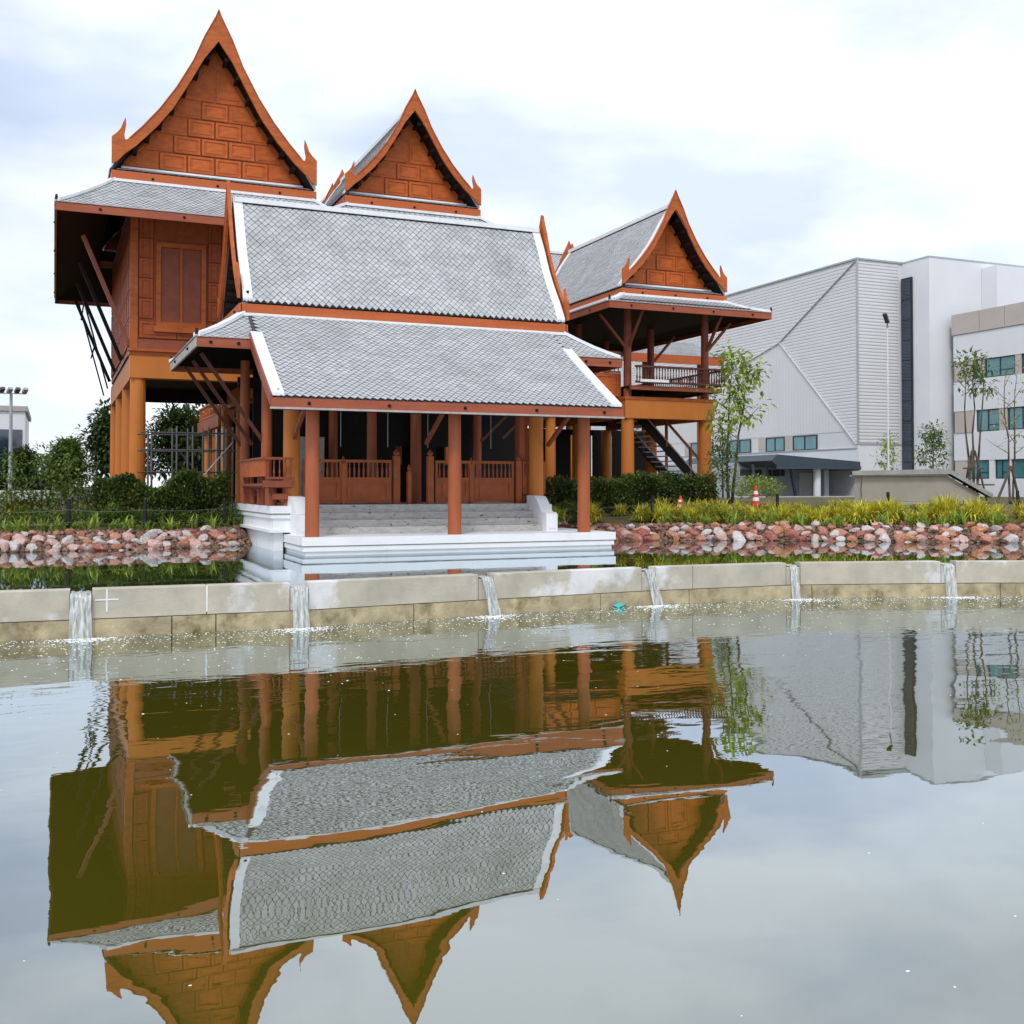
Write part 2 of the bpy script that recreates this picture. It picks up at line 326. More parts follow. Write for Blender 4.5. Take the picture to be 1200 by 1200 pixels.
mb.add([(p.x + .13 * math.cos(k * .7) * (1 + .25 * (k % 2)), p.y + .08 * math.sin(k * .7), .0 + .05 * (k % 3 > 0)) for k in range(9)] + [(p.x, p.y, .09)], [(k, (k + 1) % 9, 9) for k in range(9)])
mb.build('plastic_scrap', 'teal', loc=(p.x, p.y, 0), label='small crumpled teal plastic scrap floating at the foot of the weir', cat='litter')

# ------------------------------------------------------------------ roofs
PROF = [(0, .15), (.06, .20), (.138, .262), (.244, .358), (.403, .522), (.562, .655), (.721, .768), (.867, .868), (1.0, .982)]
BARGE_O = [(0, 0), (.03, .045), (.138, .168), (.244, .318), (.403, .487), (.562, .624), (.721, .737), (.83, .805), (.862, .826), (.878, .824), (.885, .80), (.876, .77), (.868, .74), (.874, .7), (.90, .735), (.918, .765), (.95, .79), (1.0, .817), (1.0, .965)]
BARGE_I = [(.955, .955), (.881, .906), (.774, .852), (.589, .735), (.43, .612), (.27, .447), (.138, .303), (.0, .190)]
TW, TE = .178, .104
def tile_pts(p, ea, eb, en, w=TW, e=TE):
    w2 = w / 2 * .90; th = .024; g = .0105      # top plate, then a lip below, coloured dark for grime and gap shadow
    top = [(-w2, 0, .004), (w2, 0, .004), (w2, e * .93, .004 + th * .5), (0, 1.8 * e, th), (-w2, e * .93, .004 + th * .5)]
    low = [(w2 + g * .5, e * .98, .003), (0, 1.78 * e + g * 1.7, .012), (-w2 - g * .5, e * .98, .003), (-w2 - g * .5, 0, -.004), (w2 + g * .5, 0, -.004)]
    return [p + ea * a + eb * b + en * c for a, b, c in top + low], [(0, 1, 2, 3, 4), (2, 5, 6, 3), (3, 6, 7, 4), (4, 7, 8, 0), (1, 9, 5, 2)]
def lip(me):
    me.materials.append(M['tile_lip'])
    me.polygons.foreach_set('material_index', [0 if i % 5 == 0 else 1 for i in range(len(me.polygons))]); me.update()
tile_mesh = None
def slope(root, fn, lim, nt=8, tiles=True, flip=1, single=0, name='roof_slope'):
    """fn(u,t) surface point; lim(t)->(umin,umax); t from 0 (top) to 1 (eave)"""
    def frm(u, t):
        e = 1e-3; a = fn(u + e, t) - fn(u - e, t); t0 = min(max(t, e), 1 - e); b = fn(u, t0 + e) - fn(u, t0 - e)
        a.normalize(); b.normalize(); n = a.cross(b).normalized()
        if n.z < 0: n = -n
        return a, b, n
    sh = MB(); so = MB()
    for M_, off, th in ((sh, -.015, -.05), (so, -.067, -.03)):
        g = []
        for i in range(nt + 1):
            t = i / nt; u0, u1 = lim(t)
            for u in (u0, u1):
                a, b, n = frm(u, t); p = fn(u, t); g.append((p + n * off, p + n * (off + th)))
        vs = [x[0] for x in g] + [x[1] for x in g]; m = len(g); fs = []
        for i in range(nt):
            a = 2 * i; fs += [(a, a + 1, a + 3, a + 2), (m + a, m + a + 2, m + a + 3, m + a + 1), (a, a + 2, m + a + 2, m + a), (a + 1, m + a + 1, m + a + 3, a + 3)]
        fs += [(0, m, m + 1, 1), (m - 2, m - 1, 2 * m - 1, 2 * m - 2)]; M_.add(vs, fs)
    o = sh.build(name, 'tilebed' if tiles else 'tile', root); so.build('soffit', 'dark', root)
    if not tiles: return o
    # arc table
    um = sum(lim(.5)) / 2; T = [0]; K = 60; pp = fn(um, 0)
    for i in range(1, K + 1): q = fn(um, i / K); T.append(T[-1] + (q - pp).length); pp = q
    tot = T[-1]; rows = int(tot / TE); tm = MB(); cand = []
    def t_at(s):
        for i in range(K):
            if T[i + 1] >= s: return (i + (s - T[i]) / (T[i + 1] - T[i] + 1e-9)) / K
        return 1
    rr = random.Random(11)
    for r in range(rows - 1, -1, -1):
        s = tot - (rows - r) * TE - TE * .35
        if s < 0: continue
        t = t_at(s); tb = t_at(s + TE * 1.4); l0 = lim(tb); k0 = int(l0[0] / TW) - 2; k1 = int(l0[1] / TW) + 2
        for k in range(k0, k1 + 1):
            u = (k + .5 * (r % 2)) * TW
            if u < l0[0] + TW * .35 or u > l0[1] - TW * .35: continue
            p = fn(u, t); b = (fn(u, t_at(s + TE * 1.9)) - p).normalized(); a, _, n = frm(u, t); n = a.cross(b).normalized()
            if n.z < 0: n = -n
            j = rr.uniform(-.003, .003)
            cand.append((p + n * (.012 + j), a, b, n))
    global tile_mesh
    if single:
        if tile_mesh is None:
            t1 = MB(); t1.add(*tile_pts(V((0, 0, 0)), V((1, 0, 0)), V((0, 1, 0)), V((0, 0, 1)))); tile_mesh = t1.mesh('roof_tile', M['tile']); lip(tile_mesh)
        for p, a, b, n in cand[:single]:
            b2 = n.cross(a) if n.cross(a).dot(b) > 0 else -n.cross(a)
            inst('roof_tile', tile_mesh, o, Matrix.Translation(p) @ Matrix((a, b2, n)).transposed().to_4x4())
        cand = cand[single:]
    for c in cand: tm.add(*tile_pts(*c))
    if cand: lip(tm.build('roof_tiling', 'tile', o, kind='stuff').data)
    return o

class Ax:      # maps (along ridge, lateral, z) to the world
    def __init__(s, axis, c): s.a = axis; s.c = c
    def __call__(s, u, l, z): return V((s.c + l, u, z)) if s.a == 'y' else V((u, s.c + l, z))

PANEL = {}
def panel_mesh(wd, ht, m='panel', d=.03):
    key = (round(wd, 3), round(ht, 3), m)
    if key not in PANEL:
        q = MB(); fr = min(.07, wd * .16); d = .05
        q.box(-wd / 2 - .022, wd / 2 + .022, -.016, -.0001, -.022, ht + .022)
        q.box(-wd / 2 + .001, wd / 2 - .001, -.022, -.0165, .001, ht - .001)
        q.box(-wd / 2, -wd / 2 + fr, -d, -.0225, 0, ht); q.box(wd / 2 - fr, wd / 2, -d, -.0225, 0, ht)
        q.box(-wd / 2 + fr, wd / 2 - fr, -d + .001, -.0225, 0, fr); q.box(-wd / 2 + fr, wd / 2 - fr, -d + .001, -.0225, ht - fr, ht)
        if wd > .35 and ht > .3: q.box(-wd / 2 + fr * 2, wd / 2 - fr * 2, -.036, -.0226, fr * 1.45, ht - fr * 1.45)
        me = q.mesh('panel', M[m]); me.materials.append(M['joint']); me.polygons.foreach_set('material_index', [1 if i < 6 else 0 for i in range(len(me.polygons))]); PANEL[key] = me
    return PANEL[key]

def gable_top(root, axis, c, W, p0, p1, ztip, zf, rows, tiles=(True, True), fas=.30, setb=.7):
    A = Ax(axis, c); H = ztip - zf
    prof = lambda a: interp(PROF, a)
    Z = lambda b: ztip - b * H
    for sgn, tl in ((-1, tiles[0]), (1, tiles[1])):
        slope(root, lambda u, t, s=sgn: A(u, s * W * t, Z(prof(t))), lambda t: (p0 + .06, p1 - .06), 16, tl)
    # white ridge and verge mortar
    rr = MB(); rr.sweep([A(p0 + .1, 0, Z(.15) - .03), A(p1 - .1, 0, Z(.15) - .03)], .24, .13, A(0, 1, 0) - A(0, 0, 0), (0, 0, 1)); rr.build('ridge_cap', 'mortar', root)
    side = A(1, 0, 0) - A(0, 0, 0)
    for pe, dr in ((p0, 1), (p1, -1)):
        for s in (-1, 1):
            m_ = MB(); m_.sweep([A(pe + dr * .19, s * W * t, Z(prof(t)) + .0) for t in [i / 12 for i in range(13)]], .24, .10, side, (0, 0, 1)); m_.build('verge_mortar', 'mortar', root)
    # bargeboards with flame hooks at both ends
    for pe, dr in ((p0, -1), (p1, 1)):
        for s in (-1, 1):
            pts = [A(pe, s * W * a, Z(b)) for a, b in BARGE_O + BARGE_I]
            MB().poly(pts, side * dr * .07).build('bargeboard', 'wood_orange', root)
            # thin raised outer moulding
            m_ = MB(); m_.sweep([A(pe + dr * .085, s * W * a, Z(b) - .045) for a, b in BARGE_O[:8]], .03, .035, side, (0, 0, 1)); m_.build('barge_moulding', 'fascia_top', root)
        # pediment
        q = pe - dr * setb; zb = zf + .28
        pa = [(a, b + .035) for a, b in PROF if Z(b + .035) > zb]
        al = [a for a in (.95, .9, .85, .8) if Z(prof(a) + .035) > zb - .1][0]
        pts = [A(q, -W * a, Z(b)) for a, b in pa[::-1]] + [A(q, W * a, Z(b)) for a, b in pa[1:]] + [A(q, W * al, zb), A(q, -W * al, zb)]
        MB().poly(pts, -side * dr * .06).build('pediment', 'panel', root)
        if True:
            for s in (-1, 1):
                m_ = MB(); m_.sweep([A(q + dr * .02, s * (W * a - .02), Z(b) - .16) for a, b in pa], .04, .10, side, (0, 0, 1)); m_.build('pediment_rib', 'wood_orange', root)
                for k in range(7):
                    a = .09 + .115 * k; b = prof(a) + .03
                    m_ = MB(); p_ = A(q + dr * .02, s * W * a, Z(b) - .13); m_.beam(p_, p_ + side * dr * (setb - .12), .13, .11); m_.build('purlin', 'dark', root)
            m_ = MB(); m_.beam(A(q + dr * .02, 0, zb), A(q + dr * .02, 0, Z(.30)), .06, .05, up=side); 
            def lim_(z):
                lo, hi = 0., .97
                for _ in range(30):
                    a = (lo + hi) / 2
                    if Z(prof(a) + .035) - .24 > z: lo = a
                    else: hi = a
                return W * lo - .02
            pw, ph, gp = .78, .52, .055; z0 = zb + .08; rws = list(rows)
            def piece(poly):
                c = [sum(p[k] for p in poly) / len(poly) for k in (0, 1)]
                MB().poly([A(q + dr * .0, l, z) for l, z in poly], side * dr * .03).build('gable_panel', 'panel', root)
                ins = [(c[0] + (l - c[0]) * .72, c[1] + (z - c[1]) * .72) for l, z in poly]
                MB().poly([A(q + dr * .0301, l, z) for l, z in ins], side * dr * .014).build('gable_field', 'panel', root)
            for r, cnt in enumerate(rws):
                for k in range(cnt):
                    l = (k - (cnt - 1) / 2) * (pw + gp)
                    if axis == 'y': mt = Matrix.Translation(A(q, l, z0)) @ Matrix.Rotation(0 if dr < 0 else math.pi, 4, 'Z')
                    else: mt = Matrix.Translation(A(q, l, z0)) @ Matrix.Rotation(-math.pi / 2 if dr < 0 else math.pi / 2, 4, 'Z')
                    inst('gable_panel', panel_mesh(pw, ph), root, mt)
                e = cnt * (pw + gp) / 2 + gp / 2; a0, a1 = lim_(z0), lim_(z0 + ph)
                for sg in (-1, 1):
                    if a0 - e > .12: piece([(sg * e, z0), (sg * a0, z0), (sg * max(a1, e + .02), z0 + ph), (sg * e, z0 + ph)])
                z0 += ph + gp
            zt = z0 + .62 * (Z(.15) - .3 - z0)
            if lim_(z0) > .15:
                for sg in (-1, 1): piece([(sg * .035, z0), (sg * lim_(z0), z0), (sg * max(lim_(zt), .05), zt), (sg * .035, zt)])
        # small tiled pent at the pediment foot
        oo = slope(root, (lambda u, t, q=q, dr=dr: A(q + dr * (.0 + t * (setb + .0)), u, zb - .02 - t * .24)), lambda t: (-W * .97, W * .97), 2, axis == 'y' and dr < 0, name='pent_slope')
        m_ = MB(); m_.sweep([A(q + dr * .05, -W * al, zb - .03), A(q + dr * .05, W * al, zb - .03)], .12, .06, side, (0, 0, 1)); m_.build('flashing', 'mortar', root)
    # fascia ring
    lat = A(0, 1, 0) - A(0, 0, 0)
    for s in (-1, 1):
        MB().beam(A(p0 + .02, s * (W - .03), zf - fas / 2), A(p1 - .02, s * (W - .03), zf - fas / 2), .06, fas).build('fascia_board', 'fascia_top', root)
    for pe, dr in ((p0, -1), (p1, 1)):
        MB().beam(A(pe - dr * .01, -W, zf - fas / 2), A(pe - dr * .01, W, zf - fas / 2), .065, fas).build('fascia_board', 'fascia_top', root)
        for k in range(3):
            bolt(root, A(pe + dr * .02, (k - 1) * W * .62, zf - fas / 2), side * dr)
        MB().beam(A(pe - dr * (.01 - .03), -W - .01, zf - fas + .03), A(pe - dr * (.01 - .03), W + .01, zf - fas + .03), .05, .05).build('fascia_lip', 'wood_red', root)
BOLT = None
def bolt(root, p, nrm):
    global BOLT
    if BOLT is None: BOLT = MB().cyl((0, 0, 0), (0, 0, .045), .045, .03, 6).mesh('bolt', M['dark'])
    q = V(nrm).to_track_quat('Z', 'Y').to_matrix().to_4x4(); inst('bolt', BOLT, root, Matrix.Translation(p) @ q)

def skirt(root, inr, outr, zi, zo, sides='fblr', tiles='fl', fas=.22, fm='fascia', cut=None, bolts=4, sidefas=None):
    """hipped skirt between rectangle inr (x0,x1,y0,y1) at zi and outr at zo"""
    ix0, ix1, iy0, iy1 = inr; ox0, ox1, oy0, oy1 = outr; lp = lambda a, b, t: a + (b - a) * t
    zz = lambda t: lp(zi, zo, t) - .05 * math.sin(math.pi * t)
    defs = {'f': (lambda u, t: V((u, lp(iy0, oy0, t), zz(t))), lambda t: (lp(ix0, ox0, t), lp(ix1, ox1, t))),
            'b': (lambda u, t: V((u, lp(iy1, oy1, t), zz(t))), lambda t: (lp(ix0, ox0, t), lp(ix1, ox1, t))),
            'l': (lambda u, t: V((lp(ix0, ox0, t), u, zz(t))), lambda t: (lp(iy0, oy0, t), lp(iy1, oy1, t))),
            'r': (lambda u, t: V((lp(ix1, ox1, t), u, zz(t))), lambda t: (lp(iy0, oy0, t), lp(iy1, oy1, t)))}
    for s in sides: slope(root, *defs[s], 4, s in tiles)
    fl = {'f': ((ox0, oy0), (ox1, oy0)), 'b': ((ox0, oy1), (ox1, oy1)), 'l': ((ox0, oy0), (ox0, oy1)), 'r': ((ox1, oy0), (ox1, oy1))}
    nr = {'f': V((0, -1, 0)), 'b': V((0, 1, 0)), 'l': V((-1, 0, 0)), 'r': V((1, 0, 0))}
    for s in sides:
        (ax, ay), (bx, by) = fl[s]
        segs = [((ax, ay), (bx, by))]
        if s == 'f' and cut: segs = [((ax, ay), (cut[0], ay)), ((cut[1], by), (bx, by))]
        for (a0, a1), (b0, b1) in segs:
            off = nr[s] * .005
            MB().beam(V((a0, a1, zo - fas / 2 - .02)) + off, V((b0, b1, zo - fas / 2 - .02)) + off, .05, fas).build('eave_fascia', (sidefas or fm) if s == 'l' else fm, root)
            MB().beam(V((a0, a1, zo + .012)) + off * 3, V((b0, b1, zo + .012)) + off * 3, .07, .03).build('drip_edge', 'mortar_old', root)
            k = bolts if not cut else 2
            for i in range(k):
                f_ = (i + .5) / k; bolt(root, V((a0 + (b0 - a0) * f_, a1 + (b1 - a1) * f_, zo - fas * .55)) + nr[s] * .03, nr[s])
    for (ax, ay), (bx, by), ss in (((ix0, iy0), (ox0, oy0), 'fl'), ((ix1, iy0), (ox1, oy0), 'fr'), ((ix0, iy1), (ox0, oy1), 'bl'), ((ix1, iy1), (ox1, oy1), 'br')):
        if all(c in sides for c in ss):
            d = V((bx - ax, by - ay, 0)); sd_ = V((-d.y, d.x, 0))
            m_ = MB(); m_.sweep([V((lp(ax, bx, t), lp(ay, by, t), zz(t) + .005)) for t in (0, .25, .5, .75, 1)], .20, .09, sd_, (0, 0, 1)); m_.build('hip_cap', 'mortar', root)
            fx, fy = bx, by; MB().cyl((fx, fy, zo + .06), (fx, fy, zo + .2), .05, .03, 6).build('hip_knob', 'dark', root)
    # mortar line under the upper fascia
    if 'f' in sides: m_ = MB(); m_.sweep([(ix0, iy0 - .06, zi - .03), (ix1, iy0 - .06, zi - .03)], .13, .08, (0, 1, 0), (0, 0, 1)); m_.build('flashing', 'mortar', root)
    if 'l' in sides: m_ = MB(); m_.sweep([(ix0 - .06, iy0, zi - .03), (ix0 - .06, iy1, zi - .03)], .13, .08, (1, 0, 0), (0, 0, 1)); m_.build('flashing', 'mortar', root)

def post(root, x, y, z0, z1, r, m, name='post', r1=None): return MB().cyl((x, y, z0), (x, y, z1), r, r1 or r * .93, 18).build(name, m, root, smooth=False)
def balusters(root, a, b, z0, z1, gap, m='wood_red', r=.022, rail=.06):
    """part: balustrade > top rail, bottom rail, baluster"""
    a = V((*a, 0)); b = V((*b, 0)); Ln = (b - a).length; e = (b - a) / Ln
    top = MB().beam(a + V((0, 0, z1)), b + V((0, 0, z1)), rail * 1.6, rail).build('handrail', m, root)
    MB().beam(a + V((0, 0, z0)), b + V((0, 0, z0)), rail, rail).build('bottom_rail', m, top)
    n = int(Ln / gap); me = None
    for i in range(n):
        p = a + e * (i + .5) * Ln / n
        if me is None:
            q = MB(); h = z1 - z0; pr = [(0, .8), (.1, 1), (.15, .6), (.3, 1.25), (.45, .7), (.7, .55), (.85, 1), (1, .8)]
            for (t0, r0), (t1, r1) in zip(pr, pr[1:]): q.cyl((0, 0, h * t0), (0, 0, h * t1), r * r0, r * r1, 6, False)
            me = q.mesh('baluster', M[m])
        inst('baluster', me, top, Matrix.Translation((p.x, p.y, z0)))
    return top

# ------------------------------------------------------------------ waterside pavilion (sala)
S = thing('waterside_pavilion', (8.8, 27, .6), 'open timber pavilion with grey tiled double roof standing on the white platform over the pond', 'pavilion')
gable_top(S, 'x', 29.3, 1.8, 4.3, 13.5, 10.40, 6.82, [2, 1], tiles=(True, False), fas=.26, setb=.6)
skirt(S, (4.35, 13.45, 27.52, 31.08), (3.1, 14.6, 26.3, 32.3), 6.52, 5.75, tiles='fl', cut=(4.4, 13.1), sidefas='mortar_old')
slope(S, lambda u, t: V((u, 27.46 - 3.86 * t, 6.538 - 2.378 * t - .04 * math.sin(math.pi * t))), lambda t: (4.48, 13.02), 8, True, single=300)
for x, s in ((4.4, 1), (13.1, -1)):
    pts = [V((x + s * .12, 27.46 - 3.86 * t, 6.57 - 2.395 * t - .04 * math.sin(math.pi * t))) for t in [.27 + .73 * i / 8 for i in range(9)]]
    MB().sweep(pts, .27, .07, (1, 0, 0), (0, 0, 1)).build('verge_mortar', 'mortar', S)
    MB().sweep([p + V((-s * .15, 0, -.24)) for p in pts], .05, .27, (1, 0, 0), (0, 0, 1)).build('verge_board', 'wood_red', S)
MB().cyl((4.55, 23.75, 4.2), (4.55, 23.75, 4.34), .05, .03, 6).build('hip_knob', 'dark', S); MB().cyl((4.5, 27.6, 7.0), (4.5, 27.6, 7.16), .06, .04, 6).build('hip_knob', 'dark', S)
MB().beam((4.36, 23.6, 4.02), (13.14, 23.6, 4.02), .06, .22).build('eave_fascia', 'fascia', S)
MB().beam((4.34, 23.57, 3.90), (13.16, 23.57, 3.90), .05, .045).build('fascia_lip', 'mortar_old', S)
for k in range(5): bolt(S, V((5.2 + k * 1.85, 23.57, 4.02)), (0, -1, 0))
for x in (5.45, 8.92, 12.42):
    q = post(S, x, 24.35, 1.02, 4.03, .165, 'post_red'); 
for x in (5.42, 12.08): post(S, x, 26.55, 1.72, 5.7, .21, 'post_orange')
for x, y in ((4.98, 27.5), (4.98, 30.9), (11.85, 26.9), (12.1, 27.7), (12.1, 31), (7.6, 31.2), (10.2, 31.2), (8.05, 28.6), (9.3, 28.6)): post(S, x, y, 1.705, 5.75, .14, 'post_red')
for x0, x1, z0, z1 in ((5.3, 13.6, 1.71, 2.86), (5.3, 13.6, 3.42, 6.0), (11.6, 13.6, 2.86, 3.42), (5.3, 9.6, 2.86, 3.42), (10.3, 10.9, 2.86, 3.42)): B(x0, x1, 31.45, 31.55, z0, z1).build('shade_backdrop', 'dark', S)  # dark panels added behind the pavilion so its interior reads black
B(6.2, 7.15, 30.4, 30.8, 1.71, 3.6).build('cabinet', 'mortar_old', S)
for y in (27.5, 29.2, 30.9):
    MB().beam((4.9, y, 3.3), (3.35, y + .0, 5.5), .085, .085).build('bracket', 'strut', S); MB().beam((12.2, y, 3.6), (14.2, y, 5.5), .085, .085).build('bracket', 'strut', S)
for x in (5.45, 8.92, 12.42): MB().beam((x, 26.5, 3.3), (x, 24.6, 4.35), .09, .09).build('bracket', 'wood_red', S)
B(4.9, 12.9, 26.46, 26.62, 5.0, 5.25).build('tie_beam', 'wood_red', S); B(4.6, 12.9, 24.25, 24.45, 3.92, 4.05).build('tie_beam', 'dark', S)
B(4.8, 12.9, 31.0, 31.15, 5.0, 5.3).build('tie_beam', 'dark', S)
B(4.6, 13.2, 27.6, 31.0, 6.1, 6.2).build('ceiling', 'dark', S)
for x in (6.75, 8.0, 9.1, 10.9): MB().cyl((x, 26.9, 3.2), (x, 26.9, 5.4), .008, n=5).build('hanging_rod', 'metal', S)
# white base, platform, steps
PB = thing('white_platform', (9, 25, .5), 'white plastered platform and moulded base with grey steps under the pavilion', 'platform')
B(5.15, 13.15, 24.0, 27.0, .83, 1.02).build('top_slab', 'white', PB)
B(5.20, 13.10, 24.05, 27.0, .805, .829).build('groove', 'step', PB)
B(5.18, 13.12, 24.03, 27.0, .70, .804).build('moulding', 'white', PB)
B(5.23, 13.07, 24.08, 27.0, .05, .699).build('plinth', 'white', PB)
for x0, x1 in ((4.8, 5.66), (11.98, 12.3)):
    B(x0, x1, 26.0, 31.8, 1.52, 1.70).build('base_cap', 'white', PB); B(x0 + .05, x1, 26.05, 31.8, 1.49, 1.519).build('groove', 'roofslab', PB)
    B(x0 + .03, x1, 26.03, 31.8, 1.40, 1.489).build('moulding', 'white', PB)
    B(x0 + .08, x1, 26.08, 31.8, 1.1, 1.399).build('base_wall', 'white', PB)
B(4.78, 5.6, 25.98, 31.8, 1.06, 1.13).build('base_foot', 'white', PB)
B(4.92, 5.14, 26.15, 31.5, .2, 1.059).build('under_wall', 'white', PB)
B(5.66, 11.98, 26.4, 31.8, 1.03, 1.69).build('floor_deck', 'step', PB)
for k in range(4):
    B(5.7, 11.75, 25.35 + k * .28, 25.35 + k * .28 + .30, 1.021, 1.021 + .168 * (k + 1) - .004 * (k == 3)).build('step', 'step', PB)
B(5.5, 11.95, 26.2, 26.45, 1.6, 1.72).build('sill', 'step', PB)
for xc in (5.45, 11.88):
    pr = [(25.1, 1.02), (25.1, 1.46), (25.18, 1.50), (25.38, 1.52), (25.5, 1.62), (25.72, 1.84), (25.85, 1.92), (26.35, 1.94), (26.4, 1.02)]
    MB().poly([(xc - .16, y, z) for y, z in pr], (.32, 0, 0)).build('stair_cheek', 'white', PB)
    MB().poly([(xc - .10, y, z) for y, z in [(25.097, 1.1), (25.097, 1.4)]] + [(xc + .1, 25.097, 1.4), (xc + .1, 25.097, 1.1)], (0, -.02, 0)).build('cheek_panel', 'white', PB)
# balustrade with panels
YB = 26.62
def rail_bay(x0, x1, z0=1.76, z1=2.86, zm=2.36, root=S):
    fr = B(x0, x0 + .06, YB, YB + .06, z0, z1).box(x1 - .06, x1, YB, YB + .06, z0, z1).box(x0 + .06, x1 - .06, YB, YB + .06, z1 - .07, z1).box(x0 + .06, x1 - .06, YB, YB + .06, zm, zm + .05).box(x0 + .06, x1 - .06, YB, YB + .06, z0, z0 + .06).build('rail_frame', 'rail', root)
    inst('rail_panel', panel_mesh(round(x1 - x0 - .13, 2), round(zm - z0 - .07, 2), 'rail'), fr, Matrix.Translation(((x0 + x1) / 2, YB + .05, z0 + .065)))
    n = int((x1 - x0) / .13); q = MB()
    for (t0, r0), (t1, r1) in zip([(0, .02), (.05, .026), (.2, .03), (.3, .015)], [(.05, .026), (.2, .03), (.3, .015), (.45, .022)]): q.cyl((0, 0, t0), (0, 0, t1 * .97), r0, r1, 6, False)
    me = q.mesh('baluster', M['wood_red'])
    for i in range(n): inst('baluster', me, fr, Matrix.Translation((x0 + .06 + (i + .5) * (x1 - x0 - .12) / n, YB + .03, zm + .04)))
for x0, x1 in ((5.72, 6.72), (6.80, 8.02), (9.22, 10.2), (10.26, 11.46)): rail_bay(x0, x1)
rail_bay(11.72, 12.4, 1.98, 2.86, 2.45)
for x, h in ((8.16, 3.15), (9.08, 3.15), (11.6, 3.05), (8.5, 2.75), (6.76, 2.95), (10.23, 2.95)):
    r_ = .085 if h > 3 else .05
    B(x - r_, x + r_, YB - .03, YB + .11, 1.72, h - .18).build('newel', 'rail', S)
    MB().cyl((x, YB + .04, h - .18), (x, YB + .04, h - .1), r_ * .6, r_ * 1.1, 8).cyl((x, YB + .04, h - .1), (x, YB + .04, h), r_ * 1.1, .01, 8).build('finial', 'wood_red', S)
# left projecting bench rail
q = B(4.66, 4.72, 26.2, 29.6, 2.42, 2.84).build('bench_panel', 'panel', S)
B(4.62, 4.76, 26.16, 29.64, 2.84, 2.89).build('handrail', 'wood_red', S)
B(4.62, 4.72, 26.2, 29.6, 2.18, 2.25).build('bottom_rail', 'wood_red', S)
for y in (26.25, 27.3, 28.4, 29.5): B(4.725, 4.80, y - .04, y + .04, 1.71, 2.83).build('rail_post', 'wood_red', S)
for y in (26.4, 27.6, 28.8): MB().beam((4.7, y, 2.15), (5.2, y, 1.8), .08, .08).build('bracket', 'wood_red', S)
balusters(S, (4.72, 26.2), (5.4, 26.2), 2.38, 2.86, .125)
B(4.66, 5.4, 26.18, 26.24, 2.16, 2.32).build('seat_board', 'wood_red', S); B(4.7, 5.4, 26.3, 29.5, 2.14, 2.18).build('bench_seat', 'wood_red', S)
B(4.9, 5.35, 26.3, 26.45, 1.86, 2.0).build('rail_beam', 'wood_red', S)
for x, y in ((4.98, 26.7), (5.3, 26.5), (4.98, 28.2), (4.98, 29.6)): post(S, x, y, 1.705, 2.135, .12, 'post_red', 'stub_post')

# ------------------------------------------------------------------ raised houses
def wall_front(root, x0, x1, y, z0, z1, wins):
    """front wall: corner posts, panels and shuttered windows, each its own part"""
    B(x0, x1, y + .03, y + .16, z0, z1).build('wall_board', 'wall', root)
    for x in (x0, x1): B(x - .11, x + .11, y - .06, y + .18, z0, z1).build('corner_post', 'wood_orange', root)
    B(x0 + .12, x1 - .12, y - .05, y + .0295, z0, z0 + .28).build('base_board', 'wood_red', root)
    B(x0 - .16, x1 + .16, y - .14, y + .2, z0 - .09, z0 - .002).build('sill_board', 'wood_orange', root)
    for (a, b, c, d) in wins:
        fr = B(a - .14, a, y - .09, y + .029, c - .15, d + .15).box(b, b + .14, y - .09, y + .029, c - .15, d + .15).box(a, b, y - .09, y + .029, c - .15, c - .0).box(a, b, y - .09, y + .029, d, d + .15).box((a + b) / 2 - .035, (a + b) / 2 + .035, y - .08, y + .029, c, d).build('window_frame', 'wood_orange', root)
        B(a - .2, b + .2, y - .14, y + .029, c - .32, c - .155).build('window_sill', 'wood_orange', fr)
        for s in (0, 1):
            xa = a + .01 if s == 0 else (a + b) / 2 + .04; xb = (a + b) / 2 - .04 if s == 0 else b - .01
            B(xa, xb, y - .03, y + .028, c + .01, d - .01).build('shutter', 'wood_red', fr)
    # panels between the windows
    gaps = []; cur = x0 + .14
    for a, b, c, d in wins + [(x1 - .14 + .22, 0, 0, 0)]:
        gaps.append((cur, a - .22)); cur = b + .22
    for g0, g1 in gaps:
        if g1 - g0 < .15: continue
        n = int((z1 - z0 - .9) / .62)
        for k in range(n): inst('wall_panel', panel_mesh(round(g1 - g0 - .02, 2), .58, 'wall'), root, Matrix.Translation(((g0 + g1) / 2, y + .02, z0 + .95 + k * .62)))
    k = int((x1 - x0 - .3) / 1.1); wd = (x1 - x0 - .3) / k
    for i in range(k): inst('wall_panel', panel_mesh(round(wd - .03, 2), .5, 'wall'), root, Matrix.Translation((x0 + .15 + wd * (i + .5), y + .02, z0 + .34)))

